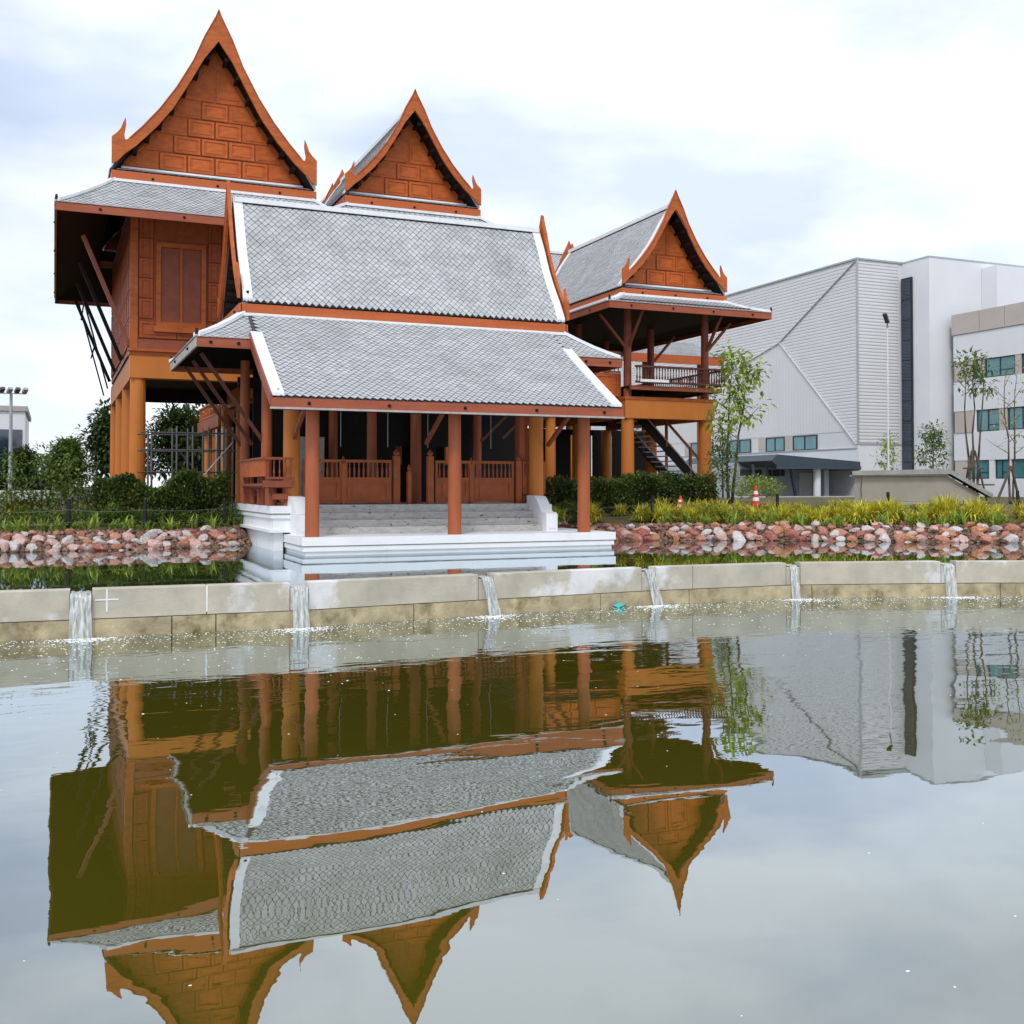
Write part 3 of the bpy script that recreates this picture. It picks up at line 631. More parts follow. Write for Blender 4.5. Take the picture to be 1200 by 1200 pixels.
def house(name, loc, label, W, xc, y0, y1, ztip, zf, rows, ox, zo, colx, ys, wz, colr=.25, tiles=(True, False), wins=(), body=True, ground_z=1.3, beam=(5.5, 6.3), oy=1.5, sk='fl', ring=.33):
    T = thing(name, loc, label, 'house')
    gable_top(T, 'y', xc, W, y0, y1, ztip, zf, rows, tiles, ring)
    inr = (xc - W + .05, xc + W - .05, y0 + .05, y1 - .05); outr = (xc - W - ox[0], xc + W + ox[1], y0 - oy, y1 + oy)
    skirt(T, inr, outr, zf - ring + .02, zo, tiles=sk)
    x0, x1 = colx
    for y in ys:
        for x in (x0 + colr, x1 - colr):
            post(T, x, y, ground_z - .3, beam[0], colr, 'post_orange')
    bz0, bz1 = beam
    B(x0, x1, ys[0] - .28, ys[0] + .22, bz0, bz1).build('floor_beam', 'post_orange', T)
    B(x0 - .03, x1 + .03, ys[0] - .31, ys[0] + .25, bz1 - .10, bz1 + .01).build('beam_cap', 'wood_orange', T)
    for x in (x0, x1 - .3): B(x + .02, x + .3, ys[0] + .26, ys[-1], bz0, bz1 - .12).build('floor_beam', 'post_orange', T)
    B(x0 + .3, x1 - .3, ys[-1] - .2, ys[-1] + .1, bz0 + .2, bz1 - .1).build('floor_beam', 'dark', T)
    B(x0 + .05, x1 - .05, ys[0] - .2, ys[-1] + .3, bz1 - .09, bz1 - .012).build('floor', 'dark', T)
    if body:
        yw = ys[0] - .25
        wall_front(T, x0 + .1, x1 - .1, yw, bz1 + .1, wz, list(wins))
        B(x0 + .08, x1 - .08, ys[-1] + .1, ys[-1] + .25, bz1 + .1, wz).build('rear_wall', 'panel', T)
        for x in (x0 + .05, x1 - .15):
            B(x, x + .1, yw + .2, ys[-1] + .1, bz1 + .1, wz).build('side_wall', 'wood_red', T)
        k = int((ys[-1] - yw - .4) / .9)
        for i in range(k):
            for z in (bz1 + .3, bz1 + 1.15, bz1 + 2.0, bz1 + 2.85):
                if z + .7 < wz: inst('wall_panel', panel_mesh(.84, .78, 'wall'), T, Matrix.Translation((x0 + .045, yw + .65 + i * .9, z)) @ Matrix.Rotation(-math.pi / 2, 4, 'Z'))
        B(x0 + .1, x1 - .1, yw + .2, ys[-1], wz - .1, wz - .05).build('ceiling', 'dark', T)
    return T

BG = house('tall_gabled_house', (4.6, 34.5, 1.5), 'tallest stilted teak house with steep orange gable, at the far left on ochre posts', 3.08, 4.58, 33.8, 47.4, 16.97, 11.62,
           [4, 3, 2, 1], (1.5, 1.5), 10.14, (2.1, 7.05), (34.7, 38.8, 42.9, 46.9), 11.26, wins=[(2.98, 4.18, 7.25, 9.55), (5.0, 6.2, 7.25, 9.55)])
for y in (34.6, 38.8, 42.9, 46.9):
    MB().beam((2.08, y, 6.5), (.75, y, 9.75), .12, .12).build('strut', 'wood_red' if y < 35 else 'dark', BG)
for y in (44.5, 48):
    MB().beam((1.9, y, 6.0), (.9, y, 9.8), .06, .06).build('rear_rail_post', 'dark', BG)
for z, x in ((7.6, 1.4), (9.2, 1.0)): MB().beam((x, 43.3, z), (x, 48.4, z), .05, .05).build('rear_rail', 'dark', BG)
MH = house('middle_gabled_house', (10.95, 34.5, 1.5), 'smaller stilted teak house whose orange gable rises behind the pavilion ridge', 2.36, 10.95, 33.8, 43.5, 15.41, 11.62,
           [2, 1], (1.5, 1.5), 10.62, (9.0, 12.9), (34.7, 38.5, 42.5), 10.8, wins=[(10.3, 11.6, 7.3, 9.5)], oy=.7)
RP = house('corner_pavilion', (21.0, 34.5, 1.6), 'open raised corner pavilion with orange gable, dark posts and balcony, right of the waterside pavilion', 2.24, 21.03, 33.8, 42.6, 13.14, 9.36,
           [2, 1], (1.15, 1.15), 8.62, (19.1, 22.95), (34.4, 38.4, 42.3), 8.6, body=False, beam=(4.68, 5.46), oy=1.2, ground_z=1.6, sk='fl', ring=.27)
for y in (34.4, 38.4, 42.3):
    for x in (19.35, 22.7):
        post(RP, x, y, 5.46, 8.7, .15, 'wood_red')
        sx = -1 if x < 21 else 1
        if y == 34.4:
            MB().beam((x, y - .1, 7.3), (x - .0, y - 1.1, 8.5), .09, .09).build('strut', 'wood_red', RP)
        MB().beam((x, y, 7.2), (x + sx * 1.15, y, 8.45), .09, .09).build('strut', 'wood_red', RP)
B(19.2, 23.1, 33.85, 33.97, 5.70, 5.86).build('balcony_beam', 'wood_red', RP)
B(19.2, 23.1, 33.97, 38, 5.78, 5.86).build('balcony_floor', 'dark', RP); B(22.98, 23.1, 33.97, 42, 5.70, 5.779).build('balcony_beam', 'wood_red', RP)
balusters(RP, (19.35, 33.8), (23.25, 33.8), 5.98, 6.55, .115, 'strut', .028, .075); balusters(RP, (23.2, 33.8), (23.2, 41.5), 5.98, 6.55, .16, 'strut', .028); balusters(RP, (19.4, 41.8), (23.2, 41.8), 5.98, 6.55, .16, 'strut', .028)
B(19.5, 20.7, 33.7, 33.74, 5.98, 6.08).build('notice_strip', 'chalk', RP)
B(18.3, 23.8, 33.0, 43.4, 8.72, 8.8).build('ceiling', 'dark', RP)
# terrace between the houses
TD = thing('raised_terrace', (15, 38, 1.6), 'dark raised timber terrace on posts joining the houses behind the pavilion', 'terrace')
B(7.1, 19.05, 34.6, 50, 5.2, 5.45).build('deck', 'dark', TD)
for x in (14.4, 16.6):
    for y in (35.2, 39, 43, 47): post(TD, x, y, 1.2, 5.2, .2, 'post_orange')
for x in (7.6, 13.2):
    for y in (39, 43, 47): post(TD, x, y, 1.2, 5.2, .2, 'post_orange')
B(13.0, 19.2, 34.62, 34.72, 5.46, 6.35).build('parapet_board', 'wood_orange', TD)
for i in range(6): inst('parapet_panel', panel_mesh(.92, .78), TD, Matrix.Translation((13.6 + i * 1.0, 34.61, 5.5)))
balusters(TD, (13.0, 34.67), (19.2, 34.67), 6.4, 6.85, .16); B(13.0, 19.2, 34.6, 34.74, 6.9, 7.15).build('parapet_cap', 'wood_orange', TD)
for y in (50,): B(7.1, 19, y, y + .1, 5.46, 6.9).build('parapet_board', 'wood_orange', TD)
B(7.4, 18.6, 49.6, 49.7, 1.4, 5.2).build('shade_backdrop', 'dark', TD)  # added dark backing, keeps the space under the terrace black
TS = thing('added_shade_screen', (20, 43, 1.5), 'added dark slatted backdrop for shade under the raised houses behind the ochre posts', 'screen')  # dark boards added to deepen the shade below the houses
for k in range(11): B(14.4 + k, 15.28 + k, 43.0, 43.08, 1.4, 4.75).build('shade_board', 'dark', TS)
B(14.3, 25.4, 43.09, 43.2, 4.5, 4.75).build('shade_rail', 'dark', TS)
# houses at the back, of which only the tips show
def small_gable(name, label, xc, W, y0, y1, ztip, zf, g=1.5):
    T = thing(name, (xc, y0, g), label, 'house'); gable_top(T, 'y', xc, W, y0, y1, ztip, zf, [1], (True, False), .3)
    skirt(T, (xc - W + .05, xc + W - .05, y0 + .05, y1 - .05), (xc - W - 1, xc + W + 1, y0 - 1, y1 + 1), zf - .3, zf - 1.1, tiles='f')
    B(xc - W + .4, xc + W - .4, y0 + .8, y1 - .8, 5.4, zf).build('wall', 'panel', T)
    for x in (xc - W + .7, xc + W - .7):
        for y in (y0 + 1, y1 - 1): post(T, x, y, 1.2, 5.4, .22, 'post_orange')
    return T
small_gable('rear_house', 'rear stilted house whose orange gable tip shows between the two big gables', 13.3, 2.0, 55, 61, 18.1, 14.6)
BR = thing('rear_cross_house', (22, 48, 1.5), 'rear house with grey tiled roof glimpsed behind the corner pavilion', 'house')
gable_top(BR, 'x', 50, 2.2, 18.5, 24.8, 14.9, 10.9, [1], (True, False), .3)
B(19, 24.5, 48.3, 51.7, 5.4, 10.6).build('wall', 'dark', BR)
for x in (19.4, 24.1): post(BR, x, 48.8, 1.3, 5.4, .22, 'post_orange')
LR = thing('low_walkway_roof', (30, 50, 1.5), 'low grey roofed walkway seen through the corner pavilion balcony', 'walkway')
slope(LR, lambda u, t: V((u, 52 - 3 * t, 10.4 - 1.2 * t)), lambda t: (25.5, 33.5), 2, True); B(25.5, 33.5, 48.9, 49, 8.75, 9.2).build('fascia_board', 'fascia_top', LR)
for x in (26, 29.5, 33): post(LR, x, 50.5, 1.4, 9.0, .18, 'post_red')
# pavilion far behind the left house
RL = thing('rear_left_pavilion', (7.5, 52, 1.4), 'distant stilted wing with balustrade seen under the tall house', 'pavilion')
B(6.9, 11, 50.2, 58, 4.95, 5.5).build('floor_beam', 'fascia', RL); B(6.88, 11, 50.15, 50.19, 5.0, 5.45).build('beam_face', 'post_orange', RL)
balusters(RL, (7.0, 50.3), (11, 50.3), 5.6, 6.2, .2); balusters(RL, (7.0, 50.3), (7.0, 58), 5.6, 6.2, .25, 'wood_orange')
for x, y in ((7.3, 50.6), (7.3, 53.5), (7.3, 56.5), (9.5, 50.6), (9.5, 56)): post(RL, x, y, 1.2, 4.95, .25, 'post_orange')
B(6.5, 12, 50, 58.5, 9.4, 9.6).build('roof', 'dark', RL)
for x in (7.2, 10.8): post(RL, x, 50.6, 5.5, 9.4, .12, 'wood_red')
# staircase right
ST = thing('staircase', (22.5, 37, 1.6), 'timber staircase with pale treads descending to the right under the corner pavilion', 'staircase')
for y in (36.2, 38.0):
    MB().beam((24.4, y, 1.5), (20.9, y, 4.9), .08, .36).build('stringer', 'dark', ST)
    MB().beam((24.4, y, 2.5), (20.9, y, 5.9), .07, .09).build('handrail', 'wood_red', ST)
    MB().beam((24.4, y - .06, 1.72), (20.9, y - .06, 5.12), .03, .05).build('stringer_edge', 'mortar_old', ST)
    for k in range(4): x = 24.3 - k * 1.1; z = 1.6 + k * 1.07; MB().beam((x, y, z), (x, y, z + 1.05), .09, .09, up=(0, 1, 0)).build('newel', 'wood_red', ST)
for k in range(17): x = 24.3 - k * .2; z = 1.65 + k * .195; B(x - .28, x, 36.25, 37.95, z - .04, z).build('tread', 'mortar', ST)

# ------------------------------------------------------------------ modern building
G = thing('grey_clad_building', (52.25, 59.86, 1.3), 'big grey metal clad block with diagonal seams behind the canopy', 'building')
X0, Y0, ZT = 52.25, 59.86, 18.33
B(X0 + .1, 56.4, Y0 + .1, 110, 1.0, ZT).build('wall', 'clad', G)
B(X0 - .02, 56.42, Y0 - .02, 110, ZT, ZT + .12).build('parapet_cap', 'metal', G)
# long face: plane X = X0, coordinates (y, z)
def clipfill(poly, horizontal, step, nm):
    mbb = MB(); vals = [p[1 if horizontal else 0] for p in poly]; lo, hi = min(vals), max(vals); k = lo
    def spans(v):
        c = []
        for (a, b) in zip(poly, poly[1:] + poly[:1]):
            a_, b_ = (a, b) if horizontal else ((a[1], a[0]), (b[1], b[0]))
            if (a_[1] - v) * (b_[1] - v) < 0: c.append(a_[0] + (b_[0] - a_[0]) * (v - a_[1]) / (b_[1] - a_[1]))
        c.sort(); return list(zip(c[::2], c[1::2]))
    while k + step <= hi + 1e-6:
        for a, b in spans(k + step / 2):
            h = step
            if horizontal: vs_ = [(X0 + .09, a, k), (X0 + .066, a, k + h * .2), (X0 + .066, a, k + h * .8), (X0 + .09, a, k + h * .98)]; vs_ += [(x, b, z) for x, _, z in vs_]
            else: vs_ = [(X0 + .09, k, a), (X0 + .07, k + h * .2, a), (X0 + .07, k + h * .85, a), (X0 + .09, k + h * .98, a)]; vs_ += [(x, y, b) for x, y, _ in vs_]
            mbb.add(vs_, [(0, 1, 5, 4), (1, 2, 6, 5), (2, 3, 7, 6), (0, 3, 2, 1), (4, 5, 6, 7)])
        k += step
    return mbb.build(nm, 'clad_rib', G, kind='stuff')
apex = (68.75, 13.5); rb = (60.04, 5.2)
clipfill([(Y0, ZT), (Y0, 5.2), rb, apex, (110, 3.0), (110, ZT)], True, .24, 'horizontal_cladding')
clipfill([(60.95, 6.15), apex, (97.0, 6.15)], False, .36, 'vertical_cladding')
for a, b in (((Y0, ZT), apex), (apex, (97, 6.4)), (apex, rb)):
    MB().beam((X0 + .0, a[0], a[1]), (X0 + .0, b[0], b[1]), .05, .09, up=(1, 0, 0)).build('seam_strip', 'metal' if a[0] == Y0 else 'clad', G)
mbb = MB(); k = 5.3
while k + .22 < ZT:
    mbb.add([(X0, Y0 + .09, k), (X0, Y0 + .062, k + .05), (X0, Y0 + .062, k + .17), (X0, Y0 + .09, k + .2)] + [(56.05, Y0 + .09, k), (56.05, Y0 + .062, k + .05), (56.05, Y0 + .062, k + .17), (56.05, Y0 + .09, k + .2)], [(0, 1, 5, 4), (1, 2, 6, 5), (2, 3, 7, 6), (0, 3, 2, 1), (4, 5, 6, 7)]); k += .24
mbb.build('front_cladding', 'clad_rib', G, kind='stuff')
B(X0 - .02, X0 + .1, Y0 - .02, Y0 + .1, 5.2, ZT).build('corner_trim', 'metal', G)
B(X0 + .02, 56.2, Y0 + .0, Y0 + .098, 1.0, 5.15).build('lower_wall', 'bwhite', G)
B(X0, 56.2, Y0 - .04, Y0 + .05, 5.152, 5.26).build('ledge', 'metal', G)
# bands around the window row on the long face
wn = [(64.35, 67.15), (68.2, 70.55), (72.6, 75.6), (78, 81.5)]
B(X0 + .0, X0 + .098, 60.0, 110, 1.0, 4.88).build('lower_wall', 'bwhite', G)
prev = 60.0
B(X0 - .05, X0 + .095, 60.0, 84, 4.881, 4.96).build('window_ledge', 'metal', G)
for a, b in wn:
    if True:
        B(X0 + .03, X0 + .099, b, b + 1.0, 4.97, 6.1).build('recess_panel', 'bbeige', G)
        fr = B(X0 + .0, X0 + .12, a, b, 4.97, 5.03).box(X0 + .0, X0 + .12, a, b, 6.0, 6.08).box(X0 + .0, X0 + .12, a, a + .07, 5.031, 6.0).box(X0 + .0, X0 + .12, b - .07, b, 5.031, 6.0).box(X0 + .0, X0 + .12, (a + b) / 2 - .04, (a + b) / 2 + .04, 5.031, 6.0).build('window', 'frame', G)
        B(X0 + .045, X0 + .07, a + .07, (a + b) / 2 - .04, 5.031, 5.999).build('pane', 'glass', fr); B(X0 + .045, X0 + .07, (a + b) / 2 + .04, b - .07, 5.031, 5.999).build('pane', 'glass', fr)
    prev = b
# white block with glass strip
Wb = thing('white_block_building', (58, 57.3, 1.3), 'plain white windowless block with tall dark glass strip at its left edge', 'building')
B(56.4, 74, 57.3, 100, 1, 18.3).build('wall', 'bwhite', Wb); B(56.38, 74.02, 57.28, 100, 18.302, 18.42).build('parapet_cap', 'metal', Wb)
B(61.3, 80, 55.9, 57.28, 1, 17.9).build('stepped_wall', 'bwhite', Wb)
fr = B(56.25, 56.39, 58.85, 59.84, 1, 17.2).build('strip_frame', 'frame', Wb)
for k in range(11): B(56.21, 56.25, 58.9, 59.8, 1.05 + k * 1.46, 1.05 + k * 1.46 + 1.40).build('glass_panel', 'glass_dark', fr)
# right building
RB = thing('white_office_building', (57.9, 50, 1.3), 'white office block with beige bands and teal windows at the right edge', 'building')
XR = 57.92
B(XR + .3, 80, 20, 56.6, 1, 14.2).build('wall_core', 'glass_dark', RB)
def slabz(z0, z1, nm='wall_band', m='bwhite', x=XR): return B(x, XR + .35, 20, 56.65, z0, z1).build(nm, m, RB)
slabz(10.86, 12.75); slabz(7.42, 9.55); slabz(4.0, 5.93); slabz(1.0, 2.72)
for a, b in ((56.72, 54.3), (54.26, 52.2), (52.16, 48), (47.96, 44), (43.96, 40), (39.9, 30)): B(XR - .08, XR + .4, b, a, 12.78, 14.2).build('parapet_panel', 'bbeige', RB)
B(XR + .35, 80, 20, 56.5, 14.0, 14.25).build('roof', 'roofslab', RB)
def rowwin(z0, z1, items):
    for a, b, t in items:
        if t == 'w':
            fr = B(XR + .10, XR + .2, b, a, z0, z0 + .07).box(XR + .10, XR + .2, b, a, z1 - .07, z1).box(XR + .10, XR + .2, b, b + .07, z0 + .071, z1 - .071).box(XR + .10, XR + .2, a - .07, a, z0 + .071, z1 - .071).box(XR + .10, XR + .2, (a + b) / 2 - .03, (a + b) / 2 + .03, z0 + .071, z1 - .071).box(XR + .11, XR + .19, b + .071, (a + b) / 2 - .031, z0 + .42, z0 + .47).build('window', 'frame', RB)
            B(XR + .14, XR + .16, b + .072, a - .072, z0 + .072, z1 - .072).build('pane', 'glass', fr)
            B(XR + .17, XR + .25, b, a, z0, z1).build('curtain', 'annex', fr)
        else: B(XR + .03, XR + .34, b, a, z0 + .002, z1 - .002).build('panel', t, RB)
rowwin(9.55, 10.86, [(56.6, 55.0, 'bbeige'), (55.0, 54.55, 'w'), (54.5, 53.98, 'bbeige'), (53.95, 51.5, 'w'), (51.45, 50.98, 'bbeige'), (50.95, 48.5, 'w'), (48.4, 46, 'bbeige'), (46, 43.5, 'w'), (43.4, 20, 'bbeige')])
rowwin(5.93, 7.42, [(56.6, 55.0, 'bbeige'), (54.98, 54.72, 'bwhite'), (54.7, 52.8, 'w'), (52.78, 52.15, 'bbeige'), (52.1, 49.8, 'w'), (49.7, 47, 'bbeige'), (47, 44.5, 'w'), (44.4, 20, 'bbeige')])
rowwin(2.72, 4.0, [(56.6, 55.55, 'bbeige'), (55.5, 53.7, 'w'), (53.65, 53.2, 'bwhite'), (53.15, 52.1, 'w'), (52.07, 51.85, 'bwhite'), (51.8, 49.5, 'w'), (49.4, 46, 'bbeige'), (46, 43.5, 'w'), (43.4, 20, 'bbeige')])
for z in (9.5, 5.88): B(XR - .03, XR + .3, 54.95, 56.66, z, z + .06).build('sill', 'roofslab', RB)
# annex with canopy
AX = thing('entrance_annex', (48, 60, 1.3), 'low pale annex with dark slanted canopy on leaning posts in front of the grey building', 'annex')
B(45.9, 49.0, 62.8, 72, 1, 3.9).build('wall', 'annex', AX); B(49.0, 52.2, 63.2, 72, 1, 3.7).build('wall', 'annex', AX); B(44, 45.9, 63.5, 74, 1, 3.9).build('wall', 'annex', AX)
B(49.7, 51.0, 63.15, 63.19, 1.2, 3.2).build('garage_door', 'clad_rib', AX)
MB().poly([(44.6, 59.6, 3.95), (45.1, 59.6, 4.38), (52.2, 59.6, 3.95), (52.2, 59.6, 3.35), (45.1, 59.6, 3.62)], (-.0, 11, .0)).build('canopy_roof', 'canopy', AX)
B(45.0, 52.2, 59.5, 59.59, 3.4, 3.62).build('canopy_edge', 'canopy', AX)
for xb, xt in ((43.49 + .9, 43.2 + .9), (45.66, 45.2), (47.75, 47.2)): MB().beam((xb, 61, 1.2), (xt, 61, 3.7), .14, .14, up=(0, 1, 0)).build('leaning_post', 'canopy', AX)
MB().cyl((48.9, 60.2, 1), (48.9, 60.2, 3.5), .26, n=14).build('round_column', 'bwhite', AX)
MB().box(50.9, 52.1, 63.1, 63.15, 1.1, 3.2).build('doorway', 'frame', AX); B(50.2, 50.6, 61, 61.4, 1, 3.4).build('column', 'annex', AX)
for a, b in ((44.2, 46.0), (46.5, 47.0), (47.1, 47.7), (47.8, 48.1)):
    yy = 62.77 if a > 45.9 else 62.6; B(a, b, yy - .04, yy + .02, 2.95, 3.4).build('high_window', 'frame', AX)
B(40, 51, 57, 59, 1.1, 1.55).build('step', 'annex', AX)
# beige utility building
UB = thing('beige_utility_shed', (27, 29, 1.4), 'low beige rendered shed with weathered sloping roof slab behind the golden shrubs', 'shed')
MB().poly([(24.72, 28.5, 1.2), (24.72, 28.5, 2.52), (28.75, 28.5, 2.58), (30.35, 28.5, 1.9), (30.35, 28.5, 1.2)], (4.6, 4.6, 0)).build('wall', 'slab_beige', UB)
MB().poly([(24.45, 28.3, 2.56), (24.45, 28.3, 2.70), (28.75, 28.3, 2.80), (28.75, 28.3, 2.62)], (4.8, 4.8, 0)).build('roof_slab', 'roofslab', UB)
MB().poly([(28.752, 28.3, 2.62), (28.752, 28.3, 2.80), (30.75, 28.3, 1.92), (30.75, 28.3, 1.76)], (4.8, 4.8, 0)).build('roof_slab', 'roofslab', UB)
MB().poly([(24.5, 28.36, 2.52), (24.5, 28.36, 2.559), (28.7, 28.36, 2.619), (28.7, 28.36, 2.57)], (0, .13, 0)).build('roof_edge', 'mortar_old', UB)
MB().tube([(24.9, 28.35, 2.5), (24.85, 28.35, 2.1), (24.9, 28.35, 1.5)], [.02, .02, .02]).build('drain_pipe', 'pipe', UB)
# far left building and walls
FB = thing('distant_white_building', (-6, 95, 1.4), 'distant white block with dark glazing behind the tree at the left edge', 'building')
B(-16, -2.2, 95, 110, 1, 8.3).build('wall', 'bwhite', FB); B(-16.2, -2.0, 94.8, 110, 8.3, 8.7).build('roof', 'mortar_old', FB)
for k in range(5): B(-15.5 + k * 2.7, -13.2 + k * 2.7, 94.9, 94.99, 2.5, 6.8).build('window', 'glass_dark', FB)
LW = thing('low_grey_wall', (-8, 62, 1.4), 'low pale grey boundary wall beyond the planting at the left', 'wall')
for k in range(10): B(-26 + k * 3, -23.03 + k * 3, 60, 60.2, 1.0, 2.0).build('wall_panel', 'clad', LW)
CP = thing('dark_shelter', (-8, 75, 1.4), 'long low dark open shelter with a pale roof beyond the left boundary wall', 'shelter')
B(-30, 1, 76, 84, 3.0, 3.2).build('roof', 'bwhite', CP)
for k in range(8): post(CP, -28 + k * 4, 76.5, 1, 3.0, .12, 'metal')
B(-30, 1, 83.5, 83.7, 1, 3).build('rear_wall', 'canopy', CP)

# ------------------------------------------------------------------ poles
FL = thing('floodlight_mast', (-2.2, 66.2, 1.4), 'tall slim floodlight mast with a cluster of lamp heads at the left edge', 'floodlight')
MB().cyl((-2.25, 66.2, 1.2), (-2.25, 66.2, 7.4), .13, .08, 10).build('mast', 'metal', FL)
MB().beam((-3.2, 66.2, 7.42), (-1.5, 66.2, 7.42), .06, .06).build('crossarm', 'metal', FL)
for k in range(5): x = -3.15 + k * .39; MB().beam((x, 66.0, 7.45 + .03 * (k % 2)), (x + .12, 65.72, 7.68), .24, .16).build('lamp_head', 'pipe' if k % 2 else 'metal', FL)
LP = thing('slim_lamp_pole', (38.6, 41.6, 1.5), 'very tall slim pale lamp pole in front of the grey building', 'lamp post')
MB().cyl((38.2, 41.6, 1.2), (38.2, 41.6, 10.1), .055, .035, 8).build('pole', 'bwhite', LP)
MB().tube([(38.2, 41.6, 10.1), (38.1, 41.5, 10.5), (37.9, 41.4, 10.75)], [.05, .04, .03], 6).build('arm', 'metal', LP); MB().beam((38.12, 41.5, 10.35), (37.75, 41.3, 10.75), .2, .1).build('lamp_head', 'pipe', LP)
UP = thing('utility_pole', (1.6, 80, 1.4), 'thin distant pale pole with short crossarm right of the left tree', 'pole')
MB().cyl((1.6, 80, 1), (1.6, 80, 5.6), .12, .09, 8).build('pole', 'mortar_old', UP); MB().beam((1.2, 80, 5.2), (2.0, 80, 5.2), .1, .1).build('crossarm', 'metal', UP)
# scaffold frame at left
SF = thing('pipe_scaffold', (3.6, 33, 1.3), 'dark pipe scaffold frame standing between the tall house and the pavilion', 'scaffold')
for x in (2.6, 3.3, 3.75, 4.2, 4.6, 4.9):
    for y in (32.6, 33.9): MB().cyl((x, y, 1.2), (x, y, 3.95 if x > 3 else 3.8), .03, n=6).build('upright', 'pipe' if x != 4.6 else 'metal', SF)
for z in (1.9, 2.6, 3.25, 3.75):
    for y in (32.56, 33.94): MB().cyl((2.3, y, z), (5.0, y, z), .022, n=6).build('ledger', 'pipe', SF)
MB().cyl((3.3, 32.55, 1.6), (4.9, 32.55, 3.5), .02, n=6).build('brace', 'metal', SF); MB().cyl((4.9, 33.95, 1.6), (3.3, 33.95, 3.5), .02, n=6).build('brace', 'pipe', SF)

# ------------------------------------------------------------------ traffic cones
def cone(x, y, z, label, h=.74):
    T = thing('traffic_cone', (x, y, z), label, 'traffic cone'); q = lambda f: .15 * (1 - f) + .03 * f
    B(x - .19, x + .19, y - .19, y + .19, z, z + .035).build('base', 'conered', T)
    st = [0, .30, .46, .60, .74, 1]
    for i in range(5): MB().cyl((x, y, z + .036 + h * st[i]), (x, y, z + .036 + h * st[i + 1]), q(st[i]), q(st[i + 1]), 14, i == 4).build('band' if i % 2 else 'cone_body', 'conewhite' if i % 2 else 'conered', T)
cone(21.3, 29.3, 1.45, 'upright red traffic cone with white bands on the bank, left of the canopy')
cone(18.46, 29.4, 1.35, 'red and white traffic cone half hidden by shrubs at the foot of the corner pavilion', .5)

# ------------------------------------------------------------------ rocks
rk = random.Random(5)
ROCK = {}
def rock_mesh(i, colr):
    if (i, colr) in ROCK: return ROCK[(i, colr)]
    r_ = random.Random(100 + i); bm = bmesh.new(); bmesh.ops.create_icosphere(bm, subdivisions=2, radius=1)
    pl = [(V((r_.gauss(0, 1), r_.gauss(0, 1), r_.gauss(0, 1))).normalized(), r_.uniform(.42, .8)) for _ in range(12)]
    for v in bm.verts:
        for n, d in pl:
            e = v.co.dot(n) - d
            if e > 0: v.co -= n * e
        v.co += V((r_.uniform(-.04, .04),) * 3)
    me = bpy.data.meshes.new('rock'); bm.to_mesh(me); bm.free(); me.materials.append(M['rock' + colr]); ROCK[(i, colr)] = me; return me
rcol = ['salmon', 'pale pink', 'greyish white', 'rust orange', 'dusky red', 'ochre']
LM = {'left': [(-1.2, 'near the left frame edge'), (-.5, 'below the floodlight mast'), (0, 'left of the first fence post'), (.7, 'below the first fence post'), (1.7, 'below the ochre posts'), (2.4, 'below the second fence post'), (3.2, 'below the scaffold'), (3.9, 'below the hedge end'), (9, 'beside the white base')],
 'right': [(15.2, 'against the platform corner'), (16.3, 'below the nearest fence post'), (17.1, 'below the half hidden cone'), (18, 'below the forked sapling'), (18.8, 'below the upright cone'), (19.6, 'below the middle fence post'), (20.8, 'below the canopy column'), (21.5, 'below the shed corner'), (22.2, 'below the third fence post'), (23.2, 'below the shed wall'), (24.2, 'below the shed roof slope'), (99, 'at the right frame edge')]}
USED = set()
def where(x, side):
    for a, b in LM[side]:
        if x < a: return b
def size(s, a, b): return 'small' if s < a else ('large' if s > b else 'medium')
def rock(x, y, z, s, bank, row, colr=None):
    c = colr or rk.choices(rcol, (5, 6, 5, 2.2, 2.2, .8))[0]
    for c_ in [c] + rk.sample(rcol[:5], 5):
        lb = f'{size(s, .145, .2)} {c_} rock, {row}, {where(x, bank)}'
        if lb not in USED: break
    USED.add(lb); c = c_
    o = bpy.data.objects.new('rock', rock_mesh(rk.randrange(10), c)); COL.objects.link(o)
    o.location = (x, y, z); o.scale = (s * rk.uniform(.9, 1.5), s * rk.uniform(.7, 1.1), s * rk.uniform(.6, .85)); o.rotation_euler = (rk.uniform(-.4, .4), rk.uniform(-.4, .4), rk.uniform(0, 6.3))
    tag(o, lb, 'rock', f'rocks of the {bank} bank')
cnt = 0
ROW = {-.10: 'half under water', -.12: 'half under water', .12: 'at the waterline', .1: 'at the waterline', .48: 'in the middle row', .42: 'in the middle row', .80: 'in the upper row', .76: 'in the upper row', 1.10: 'along the top edge', 1.08: 'along the top edge'}
x = -2.6
while x < 4.75:
    for d, s in ((-.10, .12), (.12, .195), (.48, .19), (.80, .18), (1.10, .14)):
        if d == -.10 and rk.random() < .4: continue
        xx = x + rk.uniform(-.12, .12); yy = interp(SH, xx) + d + rk.uniform(-.08, .08); ss = s * rk.uniform(.75, 1.4); rock(xx, yy, ground(xx, yy) + .06 + ss * .05, ss, 'left', ROW[d]); cnt += 1
    x += .37
x = 13.5
while x < 25.4:
    sl = (interp(SH, x + .4) - interp(SH, x - .4)) / .8; ca = 1 / math.sqrt(1 + sl * sl); k = 1 / ca
    for d, s in ((-.12, .11), (.1, .175), (.42, .175), (.76, .165), (1.08, .13)):
        if d == -.12 and rk.random() < .3: continue
        xx = x + rk.uniform(-.12, .12); yy = interp(SH, xx) + d * min(k, 1.25) + rk.uniform(-.08, .08); ss = s * rk.uniform(.75, 1.5); rock(xx, yy, ground(xx, yy) + .07 + ss * .05, ss, 'right', ROW[d]); cnt += 1
    x += .36 * ca + .01
mb = MB()
